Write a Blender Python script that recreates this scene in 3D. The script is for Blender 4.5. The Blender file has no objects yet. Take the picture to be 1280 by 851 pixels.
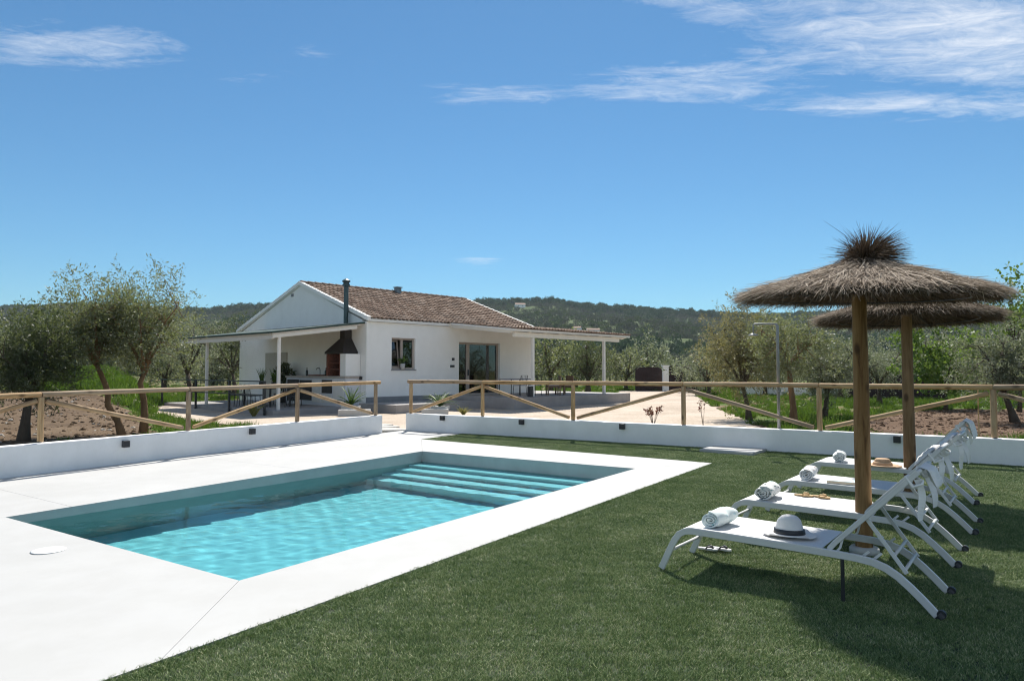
import bpy, math, random
import numpy as np
from mathutils import Vector, Matrix, noise as mnoise

random.seed(7)
rng = np.random.default_rng(7)
S = bpy.context.scene
COL = S.collection
R = math.radians
UP = Vector((0, 0, 1))

# ------------------------------------------------------------------ node helpers
def new_mat(name):
    m = bpy.data.materials.new(name)
    m.use_nodes = True
    nt = m.node_tree
    nt.nodes.clear()
    out = nt.nodes.new('ShaderNodeOutputMaterial')
    return m, nt, out

def nd(nt, kind, **kw):
    n = nt.nodes.new(kind)
    for k, v in kw.items():
        if k in n.inputs:
            n.inputs[k].default_value = v
        else:
            setattr(n, k, v)
    return n

def ln(nt, a, b):
    nt.links.new(a, b)

def rgba(c):
    return (c[0], c[1], c[2], 1.0)

def ramp(nt, fac, stops):
    r = nd(nt, 'ShaderNodeValToRGB')
    el = r.color_ramp.elements
    while len(el) > 1:
        el.remove(el[-1])
    el[0].position = stops[0][0]
    el[0].color = rgba(stops[0][1])
    for p, c in stops[1:]:
        e = el.new(p)
        e.color = rgba(c)
    ln(nt, fac, r.inputs['Fac'])
    return r.outputs['Color']

def coords(nt, kind='Object', scale=(1, 1, 1)):
    tc = nd(nt, 'ShaderNodeTexCoord')
    mp = nd(nt, 'ShaderNodeMapping')
    mp.inputs['Scale'].default_value = scale
    ln(nt, tc.outputs[kind], mp.inputs['Vector'])
    return mp.outputs['Vector']

def noise_fac(nt, vec, scale, detail=4, rough=.55, dist=0):
    n = nd(nt, 'ShaderNodeTexNoise')
    n.inputs['Scale'].default_value = scale
    n.inputs['Detail'].default_value = detail
    n.inputs['Roughness'].default_value = rough
    n.inputs['Distortion'].default_value = dist
    ln(nt, vec, n.inputs['Vector'])
    return n.outputs['Fac']

def mixc(nt, fac, a, b, mode='MIX'):
    m = nd(nt, 'ShaderNodeMix', data_type='RGBA', blend_type=mode)
    for sock, v in ((0, fac), (6, a), (7, b)):
        if isinstance(v, (int, float)):
            m.inputs[sock].default_value = v
        elif isinstance(v, tuple):
            m.inputs[sock].default_value = rgba(v)
        else:
            ln(nt, v, m.inputs[sock])
    return m.outputs[2]

def math_(nt, op, a, b=None, clamp=False):
    m = nd(nt, 'ShaderNodeMath', operation=op)
    m.use_clamp = clamp
    for i, v in enumerate((a, b)):
        if v is None:
            continue
        if isinstance(v, (int, float)):
            m.inputs[i].default_value = v
        else:
            ln(nt, v, m.inputs[i])
    return m.outputs[0]

def bump(nt, fac, strength, dist=.01):
    b = nd(nt, 'ShaderNodeBump')
    b.inputs['Strength'].default_value = strength
    b.inputs['Distance'].default_value = dist
    ln(nt, fac, b.inputs['Height'])
    return b.outputs['Normal']

def principled(nt, out, color=None, rough=.6, normal=None, metallic=0, spec=.5):
    p = nd(nt, 'ShaderNodeBsdfPrincipled')
    if isinstance(color, tuple):
        p.inputs['Base Color'].default_value = rgba(color)
    elif color is not None:
        ln(nt, color, p.inputs['Base Color'])
    if isinstance(rough, (int, float)):
        p.inputs['Roughness'].default_value = rough
    else:
        ln(nt, rough, p.inputs['Roughness'])
    p.inputs['Metallic'].default_value = metallic
    p.inputs['Specular IOR Level'].default_value = spec
    if normal is not None:
        ln(nt, normal, p.inputs['Normal'])
    if out is not None:
        ln(nt, p.outputs[0], out.inputs['Surface'])
    return p

def sc(c, k):
    return tuple(min(1, x * k) for x in c)

def pmat(name, c, rough=.6, var=.15, scale=6, bmp=.15, bscale=60, metallic=0, spec=.5, bdist=.004, c2=None, kind='Object', stretch=(1, 1, 1), streak=0):
    m, nt, out = new_mat(name)
    v = coords(nt, kind, stretch)
    f = noise_fac(nt, v, scale, 6, .6)
    col = ramp(nt, f, [(.3, sc(c, 1 - var)), (.7, c2 if c2 else sc(c, 1 + var))])
    if streak:                                      # weathering: thin runs and faint blotches
        w1 = noise_fac(nt, coords(nt, kind, (1, 1, .45)), 3.1, 6, .65)
        w2 = noise_fac(nt, coords(nt, kind), .9, 5, .65)
        k = ramp(nt, math_(nt, 'ADD', math_(nt, 'MULTIPLY', w1, .6), math_(nt, 'MULTIPLY', w2, .4)), [(.44, (1 - streak, 1 - streak * 1.1, 1 - streak * 1.3)), (.56, (1, 1, 1))])
        col = mixc(nt, 1.0, col, k, 'MULTIPLY')
    nrm = None
    if bmp:
        nrm = bump(nt, noise_fac(nt, v, bscale, 5, .6), bmp, bdist)
    principled(nt, out, col, rough, nrm, metallic, spec)
    return m

def island_mat(name, stops, rough=.6, trans=0.0, tcol=None, spec=.3, back=None):
    """leaf / blade / straw material: one colour per leaf"""
    m, nt, out = new_mat(name)
    g = nd(nt, 'ShaderNodeNewGeometry')
    oi = nd(nt, 'ShaderNodeObjectInfo')
    r = math_(nt, 'MULTIPLY', g.outputs['Random Per Island'], .8)
    r = math_(nt, 'ADD', r, math_(nt, 'MULTIPLY', oi.outputs['Random'], .2))
    col = ramp(nt, r, stops)
    if back:
        col = mixc(nt, g.outputs['Backfacing'], col, back)
    p = principled(nt, None, col, rough, None, 0, spec)
    if trans > 0:
        t = nd(nt, 'ShaderNodeBsdfTranslucent')
        if tcol:
            ln(nt, mixc(nt, .6, col, tcol), t.inputs['Color'])
        else:
            ln(nt, col, t.inputs['Color'])
        mx = nd(nt, 'ShaderNodeMixShader')
        mx.inputs[0].default_value = trans
        ln(nt, p.outputs[0], mx.inputs[1])
        ln(nt, t.outputs[0], mx.inputs[2])
        ln(nt, mx.outputs[0], out.inputs['Surface'])
    else:
        ln(nt, p.outputs[0], out.inputs['Surface'])
    return m

# ------------------------------------------------------------------ mesh helpers
class MB:
    def __init__(self):
        self.v, self.f = [], []
        self.n = 0

    def add(self, verts, faces):
        o = self.n
        self.v.extend([tuple(p) for p in verts])
        self.f.extend([tuple(i + o for i in f) for f in faces])
        self.n += len(verts)
        return self

    def box(self, a, b, M=None):
        x0, y0, z0 = a
        x1, y1, z1 = b
        vs = [Vector(p) for p in ((x0, y0, z0), (x1, y0, z0), (x1, y1, z0), (x0, y1, z0),
                                  (x0, y0, z1), (x1, y0, z1), (x1, y1, z1), (x0, y1, z1))]
        if M is not None:
            vs = [M @ p for p in vs]
        return self.add(vs, [(3, 2, 1, 0), (4, 5, 6, 7), (0, 1, 5, 4), (1, 2, 6, 5), (2, 3, 7, 6), (3, 0, 4, 7)])

    def cbox(self, c, s, M=None):
        return self.box([c[i] - s[i] / 2 for i in range(3)], [c[i] + s[i] / 2 for i in range(3)], M)

    def prism(self, poly, z0, z1):
        """poly: list of xy (counter-clockwise); z0/z1 number or function(x, y)"""
        g0 = z0 if callable(z0) else (lambda x, y: z0)
        g1 = z1 if callable(z1) else (lambda x, y: z1)
        k = len(poly)
        vs = [(x, y, g0(x, y)) for x, y in poly] + [(x, y, g1(x, y)) for x, y in poly]
        fs = [tuple(range(k - 1, -1, -1)), tuple(range(k, 2 * k))]
        fs += [(i, (i + 1) % k, k + (i + 1) % k, k + i) for i in range(k)]
        return self.add(vs, fs)

    def tube(self, pts, rad, seg=8, cap=True, jit=0.0, flat=None):
        """tube along pts; rad number or list; flat=(a,b): rectangular section half sizes with b vertical"""
        pts = [Vector(p) for p in pts]
        k = len(pts)
        rs = [rad] * k if isinstance(rad, (int, float)) else list(rad)
        rings = []
        prev = None
        for i, p in enumerate(pts):
            t = (pts[min(i + 1, k - 1)] - pts[max(i - 1, 0)])
            if t.length < 1e-9:
                t = Vector((0, 0, 1))
            t.normalize()
            if flat:
                x = flat[2] if len(flat) > 2 else Vector((0, 1, 0))
                x = Vector(x)
                y = t.cross(x)
                ring = [p + x * (sx * flat[0]) + y * (sy * flat[1]) for sx, sy in ((-1, -1), (1, -1), (1, 1), (-1, 1))]
            else:
                if prev is None:
                    a = UP if abs(t.z) < .9 else Vector((1, 0, 0))
                    x = t.cross(a).normalized()
                else:
                    x = (prev - t * prev.dot(t)).normalized()
                prev = x
                y = t.cross(x)
                ring = []
                for j in range(seg):
                    an = 2 * math.pi * j / seg
                    r = rs[i] * (1 + (random.uniform(-jit, jit) if jit else 0))
                    ring.append(p + x * (r * math.cos(an)) + y * (r * math.sin(an)))
            rings.append(ring)
        m = len(rings[0])
        vs = [q for r in rings for q in r]
        fs = []
        for i in range(k - 1):
            for j in range(m):
                a, b = i * m + j, i * m + (j + 1) % m
                fs.append((a, b, b + m, a + m))
        if cap:
            fs.append(tuple(range(m - 1, -1, -1)))
            fs.append(tuple(range((k - 1) * m, k * m)))
        return self.add(vs, fs)

    def lathe(self, prof, seg=24, c=(0, 0, 0), fn=None):
        """prof: (r, z) bottom to top"""
        vs, fs = [], []
        k = len(prof)
        for r, z in prof:
            for j in range(seg):
                a = 2 * math.pi * j / seg
                p = (r * math.cos(a), r * math.sin(a), z)
                if fn:
                    p = fn(*p)
                vs.append((c[0] + p[0], c[1] + p[1], c[2] + p[2]))
        for i in range(k - 1):
            for j in range(seg):
                a, b = i * seg + j, i * seg + (j + 1) % seg
                fs.append((a, b, b + seg, a + seg))
        if prof[0][0] > 1e-6:
            fs.append(tuple(range(seg - 1, -1, -1)))
        if prof[-1][0] > 1e-6:
            fs.append(tuple(range((k - 1) * seg, k * seg)))
        return self.add(vs, fs)

    def mesh(self, name, smooth=False):
        me = bpy.data.meshes.new(name)
        me.from_pydata(self.v, [], self.f)
        if smooth:
            me.shade_smooth()
        me.update()
        return me

    def build(self, name, mat, parent=None, smooth=False, bevel=0, loc=None, rot=None, bseg=2):
        return link(name, self.mesh(name, smooth), mat, parent, bevel, loc, rot, bseg)

def link(name, me, mat, parent=None, bevel=0, loc=None, rot=None, bseg=2):
    if mat is not None and not me.materials:
        me.materials.append(mat)
    o = bpy.data.objects.new(name, me)
    COL.objects.link(o)
    if parent is not None:
        o.parent = parent
    if loc is not None:
        o.location = loc
    if rot is not None:
        o.rotation_euler = rot
    if bevel:
        b = o.modifiers.new('bevel', 'BEVEL')
        b.width = bevel
        b.segments = bseg
        b.limit_method = 'ANGLE'
        b.angle_limit = R(40)
    return o

def quads_mesh(name, V, mat_list=None):
    """V: (n,4,3) array of quads"""
    n = V.shape[0]
    me = bpy.data.meshes.new(name)
    me.vertices.add(n * 4)
    me.vertices.foreach_set('co', V.reshape(-1).astype(np.float32))
    me.loops.add(n * 4)
    me.loops.foreach_set('vertex_index', np.arange(n * 4, dtype=np.int32))
    me.polygons.add(n)
    me.polygons.foreach_set('loop_start', np.arange(0, n * 4, 4, dtype=np.int32))
    me.update(calc_edges=True)
    me.validate()
    return me

def empty(name, loc=(0, 0, 0), rz=0.0):
    o = bpy.data.objects.new(name, None)
    o.empty_display_size = .2
    COL.objects.link(o)
    o.location = loc
    o.rotation_euler = (0, 0, rz)
    return o

def tag(o, label=None, cat=None, group=None, kind=None):
    if label:
        o['label'] = label
    if cat:
        o['category'] = cat
    if group:
        o['group'] = group
    if kind:
        o['kind'] = kind
    return o

def copy_tree(o, parent=None):
    c = o.copy()
    COL.objects.link(c)
    c.parent = parent
    for ch in list(o.children):
        copy_tree(ch, c)
    return c

def unit(v):
    return v / np.maximum(np.linalg.norm(v, axis=-1, keepdims=True), 1e-9)

def leaf_quads(cen, dirs, length, width, rg, droop=0):
    """diamond leaves at cen pointing along dirs"""
    n = len(cen)
    d = unit(dirs)
    side = unit(np.cross(d, rg.normal(size=(n, 3))))
    L = (length * rg.uniform(.7, 1.25, n))[:, None]
    W = (width * rg.uniform(.7, 1.25, n))[:, None]
    V = np.stack([cen, cen + d * L * .5 + side * W * .5, cen + d * L, cen + d * L * .5 - side * W * .5], 1)
    return V

# ground heights ------------------------------------------------------
def gz(x, y):                      # the pool terrace falls gently towards the viewer's left
    return .01262 * x + .00907 * y

# sun ------------------------------------------------------------------
SUN_EL = 54.0
SUN_DIR = Vector((math.cos(R(SUN_EL)) * .11, math.cos(R(SUN_EL)) * .994, math.sin(R(SUN_EL)))).normalized()
# ------------------------------------------------------------------ camera, light, sky
cam = bpy.data.cameras.new('camera')
cam.sensor_width = 36
cam.lens = 880 / 1280 * 36
cam.clip_end = 6000
co = bpy.data.objects.new('camera', cam)
COL.objects.link(co)
co.location = (0, 0, 1.6)
co.rotation_euler = (R(90 + 2.4), 0, 0)
S.camera = co

sun = bpy.data.lights.new('sun', 'SUN')
sun.energy = 4.3
sun.angle = R(.53)
sun.color = (1, .955, .88)
so = bpy.data.objects.new('sun', sun)
COL.objects.link(so)
so.rotation_euler = SUN_DIR.to_track_quat('Z', 'Y').to_euler()
so.location = (0, 0, 60)

W = bpy.data.worlds.new('World')
S.world = W
W.use_nodes = True
nt = W.node_tree
nt.nodes.clear()
wo = nd(nt, 'ShaderNodeOutputWorld')
bg = nd(nt, 'ShaderNodeBackground')
sky = nd(nt, 'ShaderNodeTexSky')
sky.sky_type = 'NISHITA'
sky.sun_disc = False
sky.sun_elevation = R(SUN_EL)
sky.sun_rotation = math.atan2(SUN_DIR.x, SUN_DIR.y)
sky.altitude = 200
sky.air_density = 1.0
sky.dust_density = .15
sky.ozone_density = 4.0
# thin cirrus, laid on a plane high above the place
tc = nd(nt, 'ShaderNodeTexCoord')
sep = nd(nt, 'ShaderNodeSeparateXYZ')
ln(nt, tc.outputs['Generated'], sep.inputs[0])
zc = math_(nt, 'MAXIMUM', sep.outputs[2], .02)
px = math_(nt, 'DIVIDE', sep.outputs[0], zc)
py = math_(nt, 'DIVIDE', sep.outputs[1], zc)
cmb = nd(nt, 'ShaderNodeCombineXYZ')
ln(nt, px, cmb.inputs[0])
ln(nt, py, cmb.inputs[1])
P = cmb.outputs[0]

def cloud_bank(cx, cy, rx, ry, ang):
    """soft elliptical mask on the cloud plane"""
    mp = nd(nt, 'ShaderNodeMapping', vector_type='TEXTURE')
    mp.inputs['Location'].default_value = (cx, cy, 0)
    mp.inputs['Rotation'].default_value = (0, 0, ang)
    mp.inputs['Scale'].default_value = (rx, ry, 1)
    ln(nt, P, mp.inputs['Vector'])
    le = nd(nt, 'ShaderNodeVectorMath', operation='LENGTH')
    ln(nt, mp.outputs[0], le.inputs[0])
    mr = nd(nt, 'ShaderNodeMapRange', interpolation_type='SMOOTHSTEP')
    mr.inputs['From Min'].default_value = 1.6
    mr.inputs['From Max'].default_value = .0
    ln(nt, le.outputs['Value'], mr.inputs['Value'])
    return mr.outputs[0]

def streaks(scale, ang, stretch, det, dist, rough=.62):
    mp = nd(nt, 'ShaderNodeMapping')
    mp.inputs['Rotation'].default_value = (0, 0, ang)
    mp.inputs['Scale'].default_value = (scale, scale * stretch, 1)
    ln(nt, P, mp.inputs['Vector'])
    return noise_fac(nt, mp.outputs[0], 1.0, det, rough, dist)
CLOUDS = [(1.45, 2.06, 1.1, .46, R(16)), (.66, 2.43, .55, .20, R(4)), (1.5, 2.62, .75, .17, R(3)), (.62, 1.95, .34, .16, R(10)), (-1.42, 2.13, .5, .17, R(-4)), (-.06, 2.52, .32, .16, R(5)), (-.62, 2.16, .14, .08, R(-20)), (-.3, 6.5, .26, .45, 0), (-1.0, 2.4, .35, .08, R(-14))]
CW = [1.0, .8, .8, .66, .70, .46, .42, .6, .38]
mask = None
for c, w in zip(CLOUDS, CW):
    k = math_(nt, 'MULTIPLY', cloud_bank(*c), w)
    mask = k if mask is None else math_(nt, 'MAXIMUM', mask, k)
s1 = streaks(1.5, R(-14), 3.4, 9, .9)
s2 = streaks(5.5, R(-24), 1.9, 10, 1.6, .72)
s = math_(nt, 'ADD', math_(nt, 'MULTIPLY', s1, .6), math_(nt, 'MULTIPLY', s2, .4))
den = math_(nt, 'ADD', math_(nt, 'MULTIPLY', mask, .95), math_(nt, 'MULTIPLY', math_(nt, 'SUBTRACT', s, .5), 2.6))
den = math_(nt, 'SUBTRACT', den, .33, True)
den = math_(nt, 'POWER', den, 1.25)
den = math_(nt, 'MULTIPLY', den, math_(nt, 'MINIMUM', math_(nt, 'MULTIPLY', mask, 3.0), 1.0))
den = math_(nt, 'MULTIPLY', den, .90, True)
# cloud-coloured layer added to the unseen sky behind the viewer, to brighten shaded faces
fill_veil = nd(nt, 'ShaderNodeMapRange', interpolation_type='SMOOTHSTEP')
fill_veil.inputs['From Min'].default_value = .15
fill_veil.inputs['From Max'].default_value = -.45
fill_veil.inputs['To Max'].default_value = .32
ln(nt, sep.outputs[1], fill_veil.inputs['Value'])
fill_veil_n = math_(nt, 'MULTIPLY', fill_veil.outputs[0], math_(nt, 'ADD', math_(nt, 'MULTIPLY', s1, .9), .5), True)
den = math_(nt, 'MAXIMUM', den, fill_veil_n)
SKY_TINT = (.475, .765, .85)
skyc = mixc(nt, 1.0, sky.outputs[0], SKY_TINT, 'MULTIPLY')
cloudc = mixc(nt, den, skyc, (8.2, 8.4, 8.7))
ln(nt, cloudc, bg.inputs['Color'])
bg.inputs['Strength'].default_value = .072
ln(nt, bg.outputs[0], wo.inputs['Surface'])

S.view_settings.view_transform = 'Standard'
S.view_settings.look = 'None'
S.view_settings.exposure = .82
S.view_settings.gamma = 1.0
S.view_settings.use_curve_mapping = False
S.render.engine = 'CYCLES'
S.cycles.use_denoising = True
S.cycles.denoiser = 'OPENIMAGEDENOISE'
S.cycles.max_bounces = 8
S.cycles.diffuse_bounces = 3
S.cycles.glossy_bounces = 3
S.cycles.transmission_bounces = 6
S.cycles.transparent_max_bounces = 12
S.cycles.sample_clamp_indirect = 6
S.cycles.use_adaptive_sampling = True
S.cycles.adaptive_threshold = .02
S.render.film_transparent = False
S.cycles.pixel_filter_type = 'BLACKMAN_HARRIS'
S.cycles.filter_width = 1.15
# ------------------------------------------------------------------ pool terrace: deck, pool, lawn, walls, fence
M = {}
M['deck'] = pmat('white_deck', (.42, .417, .405), .75, .04, .9, .15, 90, bdist=.002, streak=.03)
M['white_wall'] = pmat('white_wall', (.83, .825, .81), .8, .05, 2.4, .14, 45, bdist=.003, streak=.03)
M['black_metal'] = pmat('black_metal', (.02, .021, .024), .45, .2, 10, .03)
M['steel'] = pmat('brushed_steel', (.26, .26, .265), .5, .08, 20, .02, metallic=.6)
M['lawn_base'] = pmat('lawn_base', (.035, .05, .02), .9, .3, 25, .4, 120)

def wood_mat(name, a, b, c, rough=.75):
    m, nt, out = new_mat(name)
    v = coords(nt, 'Object', (1, 1, .09))
    oi = nd(nt, 'ShaderNodeObjectInfo')
    av = nd(nt, 'ShaderNodeVectorMath', operation='ADD')
    ln(nt, v, av.inputs[0])
    cx = nd(nt, 'ShaderNodeCombineXYZ')
    ln(nt, math_(nt, 'MULTIPLY', oi.outputs['Random'], 40), cx.inputs[2])
    ln(nt, cx.outputs[0], av.inputs[1])
    v2 = av.outputs[0]
    f1 = noise_fac(nt, v2, 26, 6, .62, .8)
    f2 = noise_fac(nt, v2, 6, 3, .5, .3)
    f3 = noise_fac(nt, v2, 90, 3, .6)
    f = math_(nt, 'ADD', math_(nt, 'MULTIPLY', f1, .65), math_(nt, 'MULTIPLY', f2, .35))
    col = ramp(nt, f, [(.34, c), (.45, a), (.58, b), (.7, sc(b, 1.15))])
    # knots
    vk = coords(nt, 'Object', (1, 1, .55))
    av2 = nd(nt, 'ShaderNodeVectorMath', operation='ADD')
    ln(nt, vk, av2.inputs[0])
    ln(nt, cx.outputs[0], av2.inputs[1])
    vo = nd(nt, 'ShaderNodeTexVoronoi')
    vo.inputs['Scale'].default_value = 5.5
    ln(nt, av2.outputs[0], vo.inputs['Vector'])
    kn = nd(nt, 'ShaderNodeMapRange')
    kn.inputs['From Min'].default_value = .09
    kn.inputs['From Max'].default_value = .2
    kn.inputs['To Min'].default_value = .75
    kn.inputs['To Max'].default_value = 0
    ln(nt, vo.outputs['Distance'], kn.inputs['Value'])
    col = mixc(nt, kn.outputs[0], col, sc(c, .55))
    hsv = nd(nt, 'ShaderNodeHueSaturation')
    ln(nt, math_(nt, 'ADD', math_(nt, 'MULTIPLY', oi.outputs['Random'], .35), .82), hsv.inputs['Value'])
    ln(nt, math_(nt, 'ADD', math_(nt, 'MULTIPLY', oi.outputs['Random'], .3), .85), hsv.inputs['Saturation'])
    ln(nt, col, hsv.inputs['Color'])
    col = hsv.outputs[0]
    principled(nt, out, col, rough, bump(nt, math_(nt, 'ADD', f1, math_(nt, 'MULTIPLY', f3, .4)), .35, .006), 0, .3)
    return m
M['fence_wood'] = wood_mat('treated_pine', (.33, .215, .12), (.45, .32, .195), (.16, .095, .05))
M['pole_wood'] = wood_mat('pole_wood', (.155, .09, .042), (.225, .142, .072), (.06, .031, .014))

def log(name, p0, p1, r0, r1, mat, parent=None, seg=14, bend=.0):
    p0, p1 = Vector(p0), Vector(p1)
    L = (p1 - p0).length
    b = MB()
    k = max(4, int(L / .25))
    ph = random.uniform(0, 6)
    pts, rs = [], []
    for i in range(k + 1):
        t = i / k
        o = bend * math.sin(math.pi * t)
        pts.append((o * math.cos(ph) + random.uniform(-.0015, .0015), o * math.sin(ph) + random.uniform(-.0015, .0015), L * t))
        rs.append((r0 + (r1 - r0) * t) * random.uniform(.975, 1.025))
    pts = [(0, 0, 0)] + pts[0:1] + pts[1:-1] + pts[-1:] + [(pts[-1][0], pts[-1][1], L)]
    rs = [rs[0] * .86] + rs + [rs[-1] * .86]
    pts[1] = (pts[1][0], pts[1][1], r0 * .14)
    pts[-2] = (pts[-2][0], pts[-2][1], L - r1 * .14)
    b.tube(pts, rs, seg)
    me = b.mesh(name)
    me.shade_smooth()
    me.set_sharp_from_angle(angle=R(50))
    o = link(name, me, mat, parent)
    o.location = p0
    o.rotation_euler = (p1 - p0).to_track_quat('Z', 'Y').to_euler()
    return o

# plan ------------------------------------------------------------------
PL, PN, PR, PF = (-5.516, 7.745), (-2.05, 5.361), (1.856, 10.674), (-1.666, 13.131)     # pool corners
GA, GB, GC, GD = (-5.20, -.70), (3.151, 11.139), (-1.947, 15.242), (-1.13, 16.32)        # edge of the lawn
LA, LB = Vector((-7.559, 10.470)), Vector((-3.067, 16.735))
RA, RB = Vector((-2.6145, 17.376)), Vector((7.550, 10.450))
ldir, rdir = (LB - LA).normalized(), (RB - RA).normalized()
LN, RN = Vector((ldir.y, -ldir.x)), Vector((-rdir.y, rdir.x))       # LN faces the pool; RN faces away from it
LA2 = LA - ldir * 9.0
RB2 = RB + rdir * 5.5
th_pool = math.atan2(PR[1] - PN[1], PR[0] - PN[0])

def grid_patch(poly, step, z, fnz=None):
    pass

# deck: poured panels parted by fine joints, with the pool left open
def shrink(poly, d):
    k = len(poly)
    res = []
    for i in range(k):
        p0, p1, p2 = Vector(poly[i - 1]), Vector(poly[i]), Vector(poly[(i + 1) % k])
        e1, e2 = (p1 - p0).normalized(), (p2 - p1).normalized()
        n1, n2 = Vector((-e1.y, e1.x)), Vector((-e2.y, e2.x))
        q = n1 + n2
        q = q / max(.2, q.dot(n1)) * d if q.length > 1e-6 else n1 * d
        res.append((p1.x + q.x, p1.y + q.y))
    return res
far_l, near_l = tuple(LA2 + LN * 0.0), (-13.5, -1.2)
JN = tuple(Vector(PN) + Vector((.07, -1.0)).normalized() * 1.56)
JN = (-1.93, 3.93)
def joint(t_):
    a_ = Vector(PL) + (Vector(PF) - Vector(PL)) * t_
    e_ = (Vector(PF) - Vector(PL)).normalized()
    n_ = Vector((-e_.y, e_.x))
    k_ = (LA - a_).dot(-LN) / n_.dot(-LN)
    return tuple(a_), tuple(a_ + n_ * k_)
q1, w1 = joint(.10)
q2, w2 = joint(.60)
panels = [
    [near_l, (-5.6, -1.2), JN, PN, PL, far_l],
    [PL, q1, w1, far_l],
    [q1, q2, w2, w1],
    [q2, PF, GC, GD, tuple(RA), tuple(LB + ldir * .02), w2],
    [PN, JN, GB, PR],
    [PR, GB, GC, PF],
]
b = MB()
zt = lambda x, y: gz(x, y)
zb = lambda x, y: gz(x, y) - .12
for p in panels:
    q = shrink(p, .0014)
    b.prism(q, zb, zt)
tag(b.build('pool_deck', M['deck'], None, bevel=.0015), kind='structure')

# joint bed under the panels and lawn base sheet
lawn_poly = [(-5.6, -1.2), (13.0, -1.2), tuple(RB2 + RN * .05), tuple(RA + rdir * 1.6 + RN * .05), GD, GC, GB, JN]
lawn_poly = [(-5.6, -1.2), (13.5, -1.2), (13.5, 6.4), tuple(RB2), GD, GC, GB, JN]
b = MB()
b.prism(lawn_poly, lambda x, y: gz(x, y) - .1, lambda x, y: gz(x, y) - .012)
tag(b.build('lawn', M['lawn_base'], None), kind='structure')

# pool ------------------------------------------------------------------
pool = empty('swimming_pool', (PN[0], PN[1], 0))     # local x: towards the steps, local y: across
tag(pool, 'rectangular pool with blue water and wide steps at its far end', 'swimming pool')
PLN, PWD = 6.594, 4.207
WATER = -.095
FLOOR = -1.42

def tile_mat():
    m, nt, out = new_mat('pool_plaster')
    v = coords(nt)
    f = noise_fac(nt, v, 3, 5, .6)
    col = ramp(nt, f, [(.3, (.37, .39, .365)), (.7, (.44, .455, .43))])
    principled(nt, out, col, .6, bump(nt, noise_fac(nt, v, 60, 3), .1, .003), 0, .4)
    return m
M['pool'] = tile_mat()
b = MB()
t = .18
def quad(x, y):                          # the pool's outline is very slightly out of square
    s_, t_ = x / PLN, y / PWD
    q = [Vector(c) - Vector(PN) for c in (PN, PR, PF, PL)]
    p = q[0] * (1 - s_) * (1 - t_) + q[1] * s_ * (1 - t_) + q[2] * s_ * t_ + q[3] * (1 - s_) * t_
    return p.x, p.y
def to_quad(b):
    b.v = [(*quad(x, y), z) for x, y, z in b.v]
    return b
def ztop(x, y):
    a_, c_ = quad(x, y)
    return gz(PN[0] + a_, PN[1] + c_) - .004
e = .0
b.prism([(-t, -t), (PLN + t, -t), (PLN + t, 0), (-t, 0)], FLOOR - .2, lambda x, y: ztop(x, y) - .13)
b.prism([(-t, PWD), (PLN + t, PWD), (PLN + t, PWD + t), (-t, PWD + t)], FLOOR - .2, lambda x, y: ztop(x, y) - .13)
b.prism([(-t, 0), (0, 0), (0, PWD), (-t, PWD)], FLOOR - .2, lambda x, y: ztop(x, y) - .13)
b.prism([(PLN, 0), (PLN + t, 0), (PLN + t, PWD), (PLN, PWD)], FLOOR - .2, lambda x, y: ztop(x, y) - .13)
# lip under the deck slab
g = .0
lip = MB()
for poly in ([(-.03, -.03), (PLN + .03, -.03), (PLN + .03, 0), (-.03, 0)], [(-.03, PWD), (PLN + .03, PWD), (PLN + .03, PWD + .03), (-.03, PWD + .03)],
             [(-.03, 0), (0, 0), (0, PWD), (-.03, PWD)], [(PLN, 0), (PLN + .03, 0), (PLN + .03, PWD), (PLN, PWD)]):
    b.prism(poly, lambda x, y: ztop(x, y) - .13, lambda x, y: ztop(x, y) - .012)
basin = to_quad(b).build('basin', M['pool'], pool)
M['pool_floor'] = pmat('pool_floor_plaster', (.50, .66, .665), .6, .05, 3, .1, 60, bdist=.003)
b = MB()
b.prism([(-.1, -.1), (PLN + .1, -.1), (PLN + .1, PWD + .1), (-.1, PWD + .1)], FLOOR - .15, FLOOR)
pfloor = to_quad(b).build('floor', M['pool_floor'], pool)
pfloor.cycles.is_caustics_receiver = True
st = MB()
STEPS = [(.36, -.23), (.70, -.46), (1.04, -.70), (1.38, -.94)]
x1 = PLN - .002
for i, (run, z) in enumerate(STEPS):
    x0 = PLN - run
    st.box((x0, .002, FLOOR + .002), (x1, PWD - .002, z))
    x1 = x0
step_o = to_quad(st).build('steps', pmat('step_plaster', (.80, .82, .81), .6, .04, 3, .1, 60, bdist=.003), pool, bevel=.012)
# water
def water_mat():
    m, nt, out = new_mat('pool_water')
    g = nd(nt, 'ShaderNodeBsdfRefraction')
    g.inputs['IOR'].default_value = 1.33
    g.inputs['Roughness'].default_value = 0.0
    g.inputs['Color'].default_value = (.52, .865, .915, 1)
    gl = nd(nt, 'ShaderNodeBsdfGlossy')
    gl.inputs['Roughness'].default_value = .02
    fr = nd(nt, 'ShaderNodeFresnel')
    fr.inputs['IOR'].default_value = 1.085
    mx = nd(nt, 'ShaderNodeMixShader')
    ln(nt, fr.outputs[0], mx.inputs[0])
    ln(nt, g.outputs[0], mx.inputs[1])
    ln(nt, gl.outputs[0], mx.inputs[2])
    ln(nt, mx.outputs[0], out.inputs['Surface'])
    return m
M['water'] = water_mat()
nx, ny = 264, 168
X, Y = np.meshgrid(np.linspace(-.02, PLN + .02, nx), np.linspace(-.02, PWD + .02, ny))
wr = np.random.default_rng(3)
Z = np.zeros_like(X)
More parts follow.
